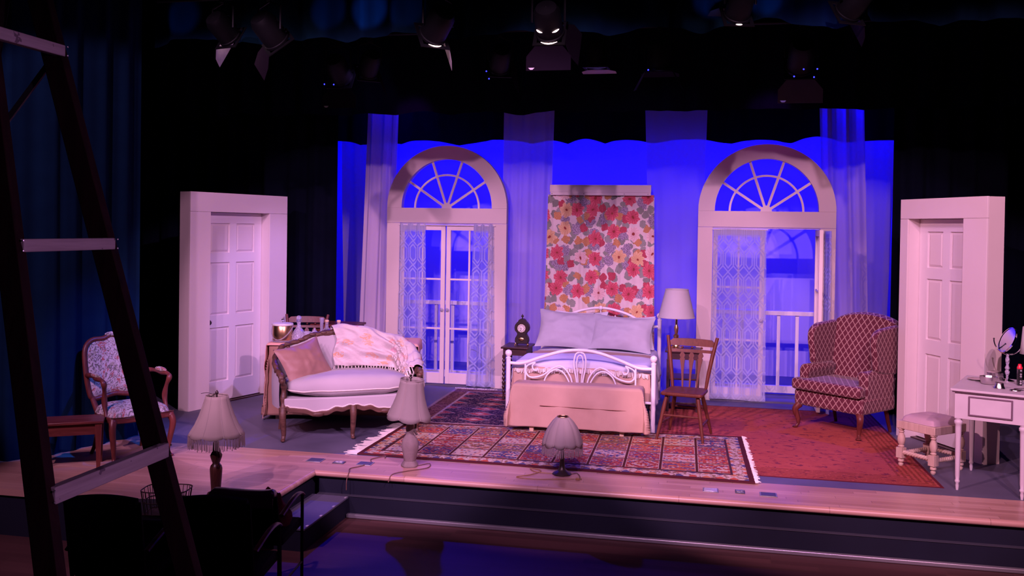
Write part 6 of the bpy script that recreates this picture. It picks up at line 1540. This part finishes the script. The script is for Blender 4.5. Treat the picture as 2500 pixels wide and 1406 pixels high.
# ------------------------------------------------------------------ lighting battens and fixtures
def batten(Y, z, label):
    t = thing('lighting_batten', (-1.5, Y, z), 0, label, 'pipe', 'overhead lighting battens')
    b = MB(); b.tube([(-3.3, 0, 0), (6.6, 0, 0)], 0.024, 12); b.build('pipe', 'black_metal', t)
    for x in (-3.1, -1.0, 1.5, 4.0, 6.0):
        b = MB(); b.tube([(x, 0, 0.02), (x, 0, 6.2 - z)], 0.004, 5); b.build('drop_cable', 'black_metal', t)
    return t
batten(7.42, 4.02, 'black lighting batten in front of the first border')
batten(9.82, 4.19, 'black lighting batten in front of the second border')
def fixture(px, Y, z, yaw, tilt, size, label, flaps, leds=(), glow='lamp_glow', mark=False, arcs=(), roll=0, flapmat='flap_metal'):
    """stage lantern hung from the batten at (px, Y, z); yaw 0 aims upstage; tilt = degrees below level"""
    t = thing('stage_lantern', (px, Y, z), 0, label, 'stage light', 'stage lanterns on the battens')
    s = size
    b = MB(); b.box2((-0.022 * 1, -0.035, -0.05), (0.022, 0.035, 0.035)); b.build('clamp', 'black_metal', t, bevel=0.004)
    M = T(0, 0, -0.30 * s) @ RZ(yaw) @ RX(-tilt) @ RY(roll)      # local +y is the beam
    My = T(0, 0, -0.30 * s) @ RZ(yaw)
    b = MB()
    b.tube([(-0.135 * s, 0, 0), (-0.135 * s, 0, 0.20 * s), (0, 0, 0.25 * s), (0.135 * s, 0, 0.20 * s), (0.135 * s, 0, 0)], 0.010, 6, M=My); b.build('yoke', 'black_metal', t)
    b = MB(); b.lathe([(0.001, -0.16 * s), (0.085 * s, -0.15 * s), (0.110 * s, -0.10 * s), (0.112 * s, 0.10 * s), (0.120 * s, 0.105 * s), (0.120 * s, 0.125 * s), (0.105 * s, 0.125 * s), (0.100 * s, 0.09 * s)], 24, M @ RX(-90), caps=False); b.build('housing', 'black_metal', t)
    b = MB()
    for k in range(5): b.box((0, -0.05 * s + k * 0.03 * s, 0.112 * s), (0.12 * s, 0.010 * s, 0.014 * s), M)
    b.build('vent_fins', 'black_metal', t)
    b = MB(); b.lathe([(0.001, 0.10 * s), (0.100 * s, 0.092 * s)], 24, M @ RX(-90), caps=False); b.build('lens', glow or 'black_gloss', t)
    b = MB(); g_ = 0.135 * s
    for (p, q) in (((-g_, 0.127 * s, -g_), (-0.105 * s, 0.135 * s, g_)), ((0.105 * s, 0.127 * s, -g_), (g_, 0.135 * s, g_)), ((-0.105 * s, 0.127 * s, 0.105 * s), (0.105 * s, 0.135 * s, g_)), ((-0.105 * s, 0.127 * s, -g_), (0.105 * s, 0.135 * s, -0.105 * s))): b.box2(p, q, M)
    b.build('gel_frame', 'black_metal', t)
    for k, side in enumerate(('bottom', 'right', 'top', 'left')):
        if side not in flaps: continue
        a = flaps[side]; w1, w2, h = 0.115 * s, 0.185 * s, 0.20 * s
        o_ = [(-w1, 0), (w1, 0), (w2, h * 0.42), (w2, h), (-w2, h), (-w2, h * 0.42)]
        H = M @ RY({'bottom': 180, 'right': 90, 'top': 0, 'left': -90}[side]) @ T(0, 0.137 * s, g_) @ RX(-(90 - a))
        b = MB(); b.prism(o_, -0.0015, 0.0015, 'y', H); fl_ = b.build('barn_door', flapmat, t)
        if mark and side == 'bottom':
            b = MB(); b.prism([(w2 * 0.62, h * 0.88), (w2 * 0.90, h * 0.88), (w2 * 0.82, h * 0.96), (w2 * 0.70, h * 0.96)], -0.003, 0.003, 'y', H); b.build('maker_badge', 'plate_bright', fl_)
    for (a0, hw_, ps, rr_) in arcs:
        b = MB(); b.tube([M @ Vector((rr_ * s * math.sin(R(a0 + hw_ * (k / 8 - 1))), ps * s, -rr_ * s * math.cos(R(a0 + hw_ * (k / 8 - 1))))) for k in range(17)], [0.0015 + 0.006 * math.sin(PI * k / 16) for k in range(17)], 6); b.build('light_leak', 'lamp_glow', t)  # glowing arcs added for lamp light leaking out of the housing
    for (x, y, zz) in leds:
        b = MB(); b.sphere((x, y, zz), 0.008, 8); b.build('indicator_light', 'led_blue', t)
    return t

FX = fixture; B1, Z1_, B2, Z2_ = 7.42, 4.02, 9.82, 4.19
FX(-4.16, B1, Z1_, -16, 34, 0.9, 'stage lantern at far left with one bright narrow barn door', {'left': 20}, flapmat='flap_bright')
FX(-3.72, B1, Z1_, -20, 38, 1.0, 'stage lantern with its dim barn doors turned diagonally', {'bottom': 52}, arcs=((-60, 30, 0.126, 0.118),), roll=40)
FX(-2.20, B1, Z1_, 42, 34, 1.0, 'stage lantern with a pinkish side barn door and a glowing leak of light at its front', {'right': 24}, arcs=((0, 30, 0.126, 0.118),), flapmat='flap_bright')
FX(-1.266, B1, Z1_, 0, 35, 1.0, 'large stage lantern over the bed with a broad hanging barn door', {'bottom': 55, 'right': 28}, mark=True, arcs=((0, 34, 0.128, 0.120), (-38, 16, 0.02, 0.114), (38, 16, 0.02, 0.114)))
FX(0.25, B1, Z1_ + 0.06, 15, 40, 0.9, 'stage lantern beside the glowing border folds at upper right', {'top': 30}, arcs=((0, 14, 0.126, 0.118),))
FX(1.10, B1, Z1_ + 0.05, 30, 35, 0.9, 'stage lantern at upper right with a slanted dim barn door', {'right': 20}, glow='lamp_glow_violet')
FX(-4.075, B2, Z2_ - 0.06, 0, 35, 1.1, 'rear lantern at far left with two blue indicator lights', {'bottom': 55}, leds=((-0.06, -0.24, -0.53), (0.05, -0.24, -0.535)), glow=None, mark=True)
FX(-3.70, B2, Z2_ - 0.04, 38, 40, 1.0, 'rear lantern at left with a blue-lit tilted barn door', {'right': 35}, glow='lamp_glow_violet')
FX(-2.20, B2, Z2_ - 0.02, 20, 35, 1.0, 'rear lantern left of centre with stacked blue indicator lights', {'right': 30}, leds=((-0.10, -0.22, -0.46), (-0.07, -0.22, -0.54)), glow=None)
FX(-1.149, B2, Z2_, 0, 86, 1.0, 'rear lantern over the floral hanging with a lavender-lit level barn door', {'top': 84}, glow='lamp_glow_violet', flapmat='flap_bright')
FX(-0.49, B2, Z2_, 0, 80, 1.1, 'rear lantern with two side barn doors splayed like wings', {'left': 28, 'right': 28, 'top': 74}, leds=((-0.10, -0.16, -0.49),), glow='lamp_glow_violet')
FX(0.946, B2, Z2_, 0, 35, 1.2, 'rear lantern over the right window with four blue indicator lights', {'bottom': 55}, leds=((-0.09, -0.25, -0.60), (0.10, -0.25, -0.61), (0.0, -0.25, -0.53), (0.13, -0.25, -0.53)), glow=None, mark=True, flapmat='flap_grey')
print('objects', len(bpy.data.objects))
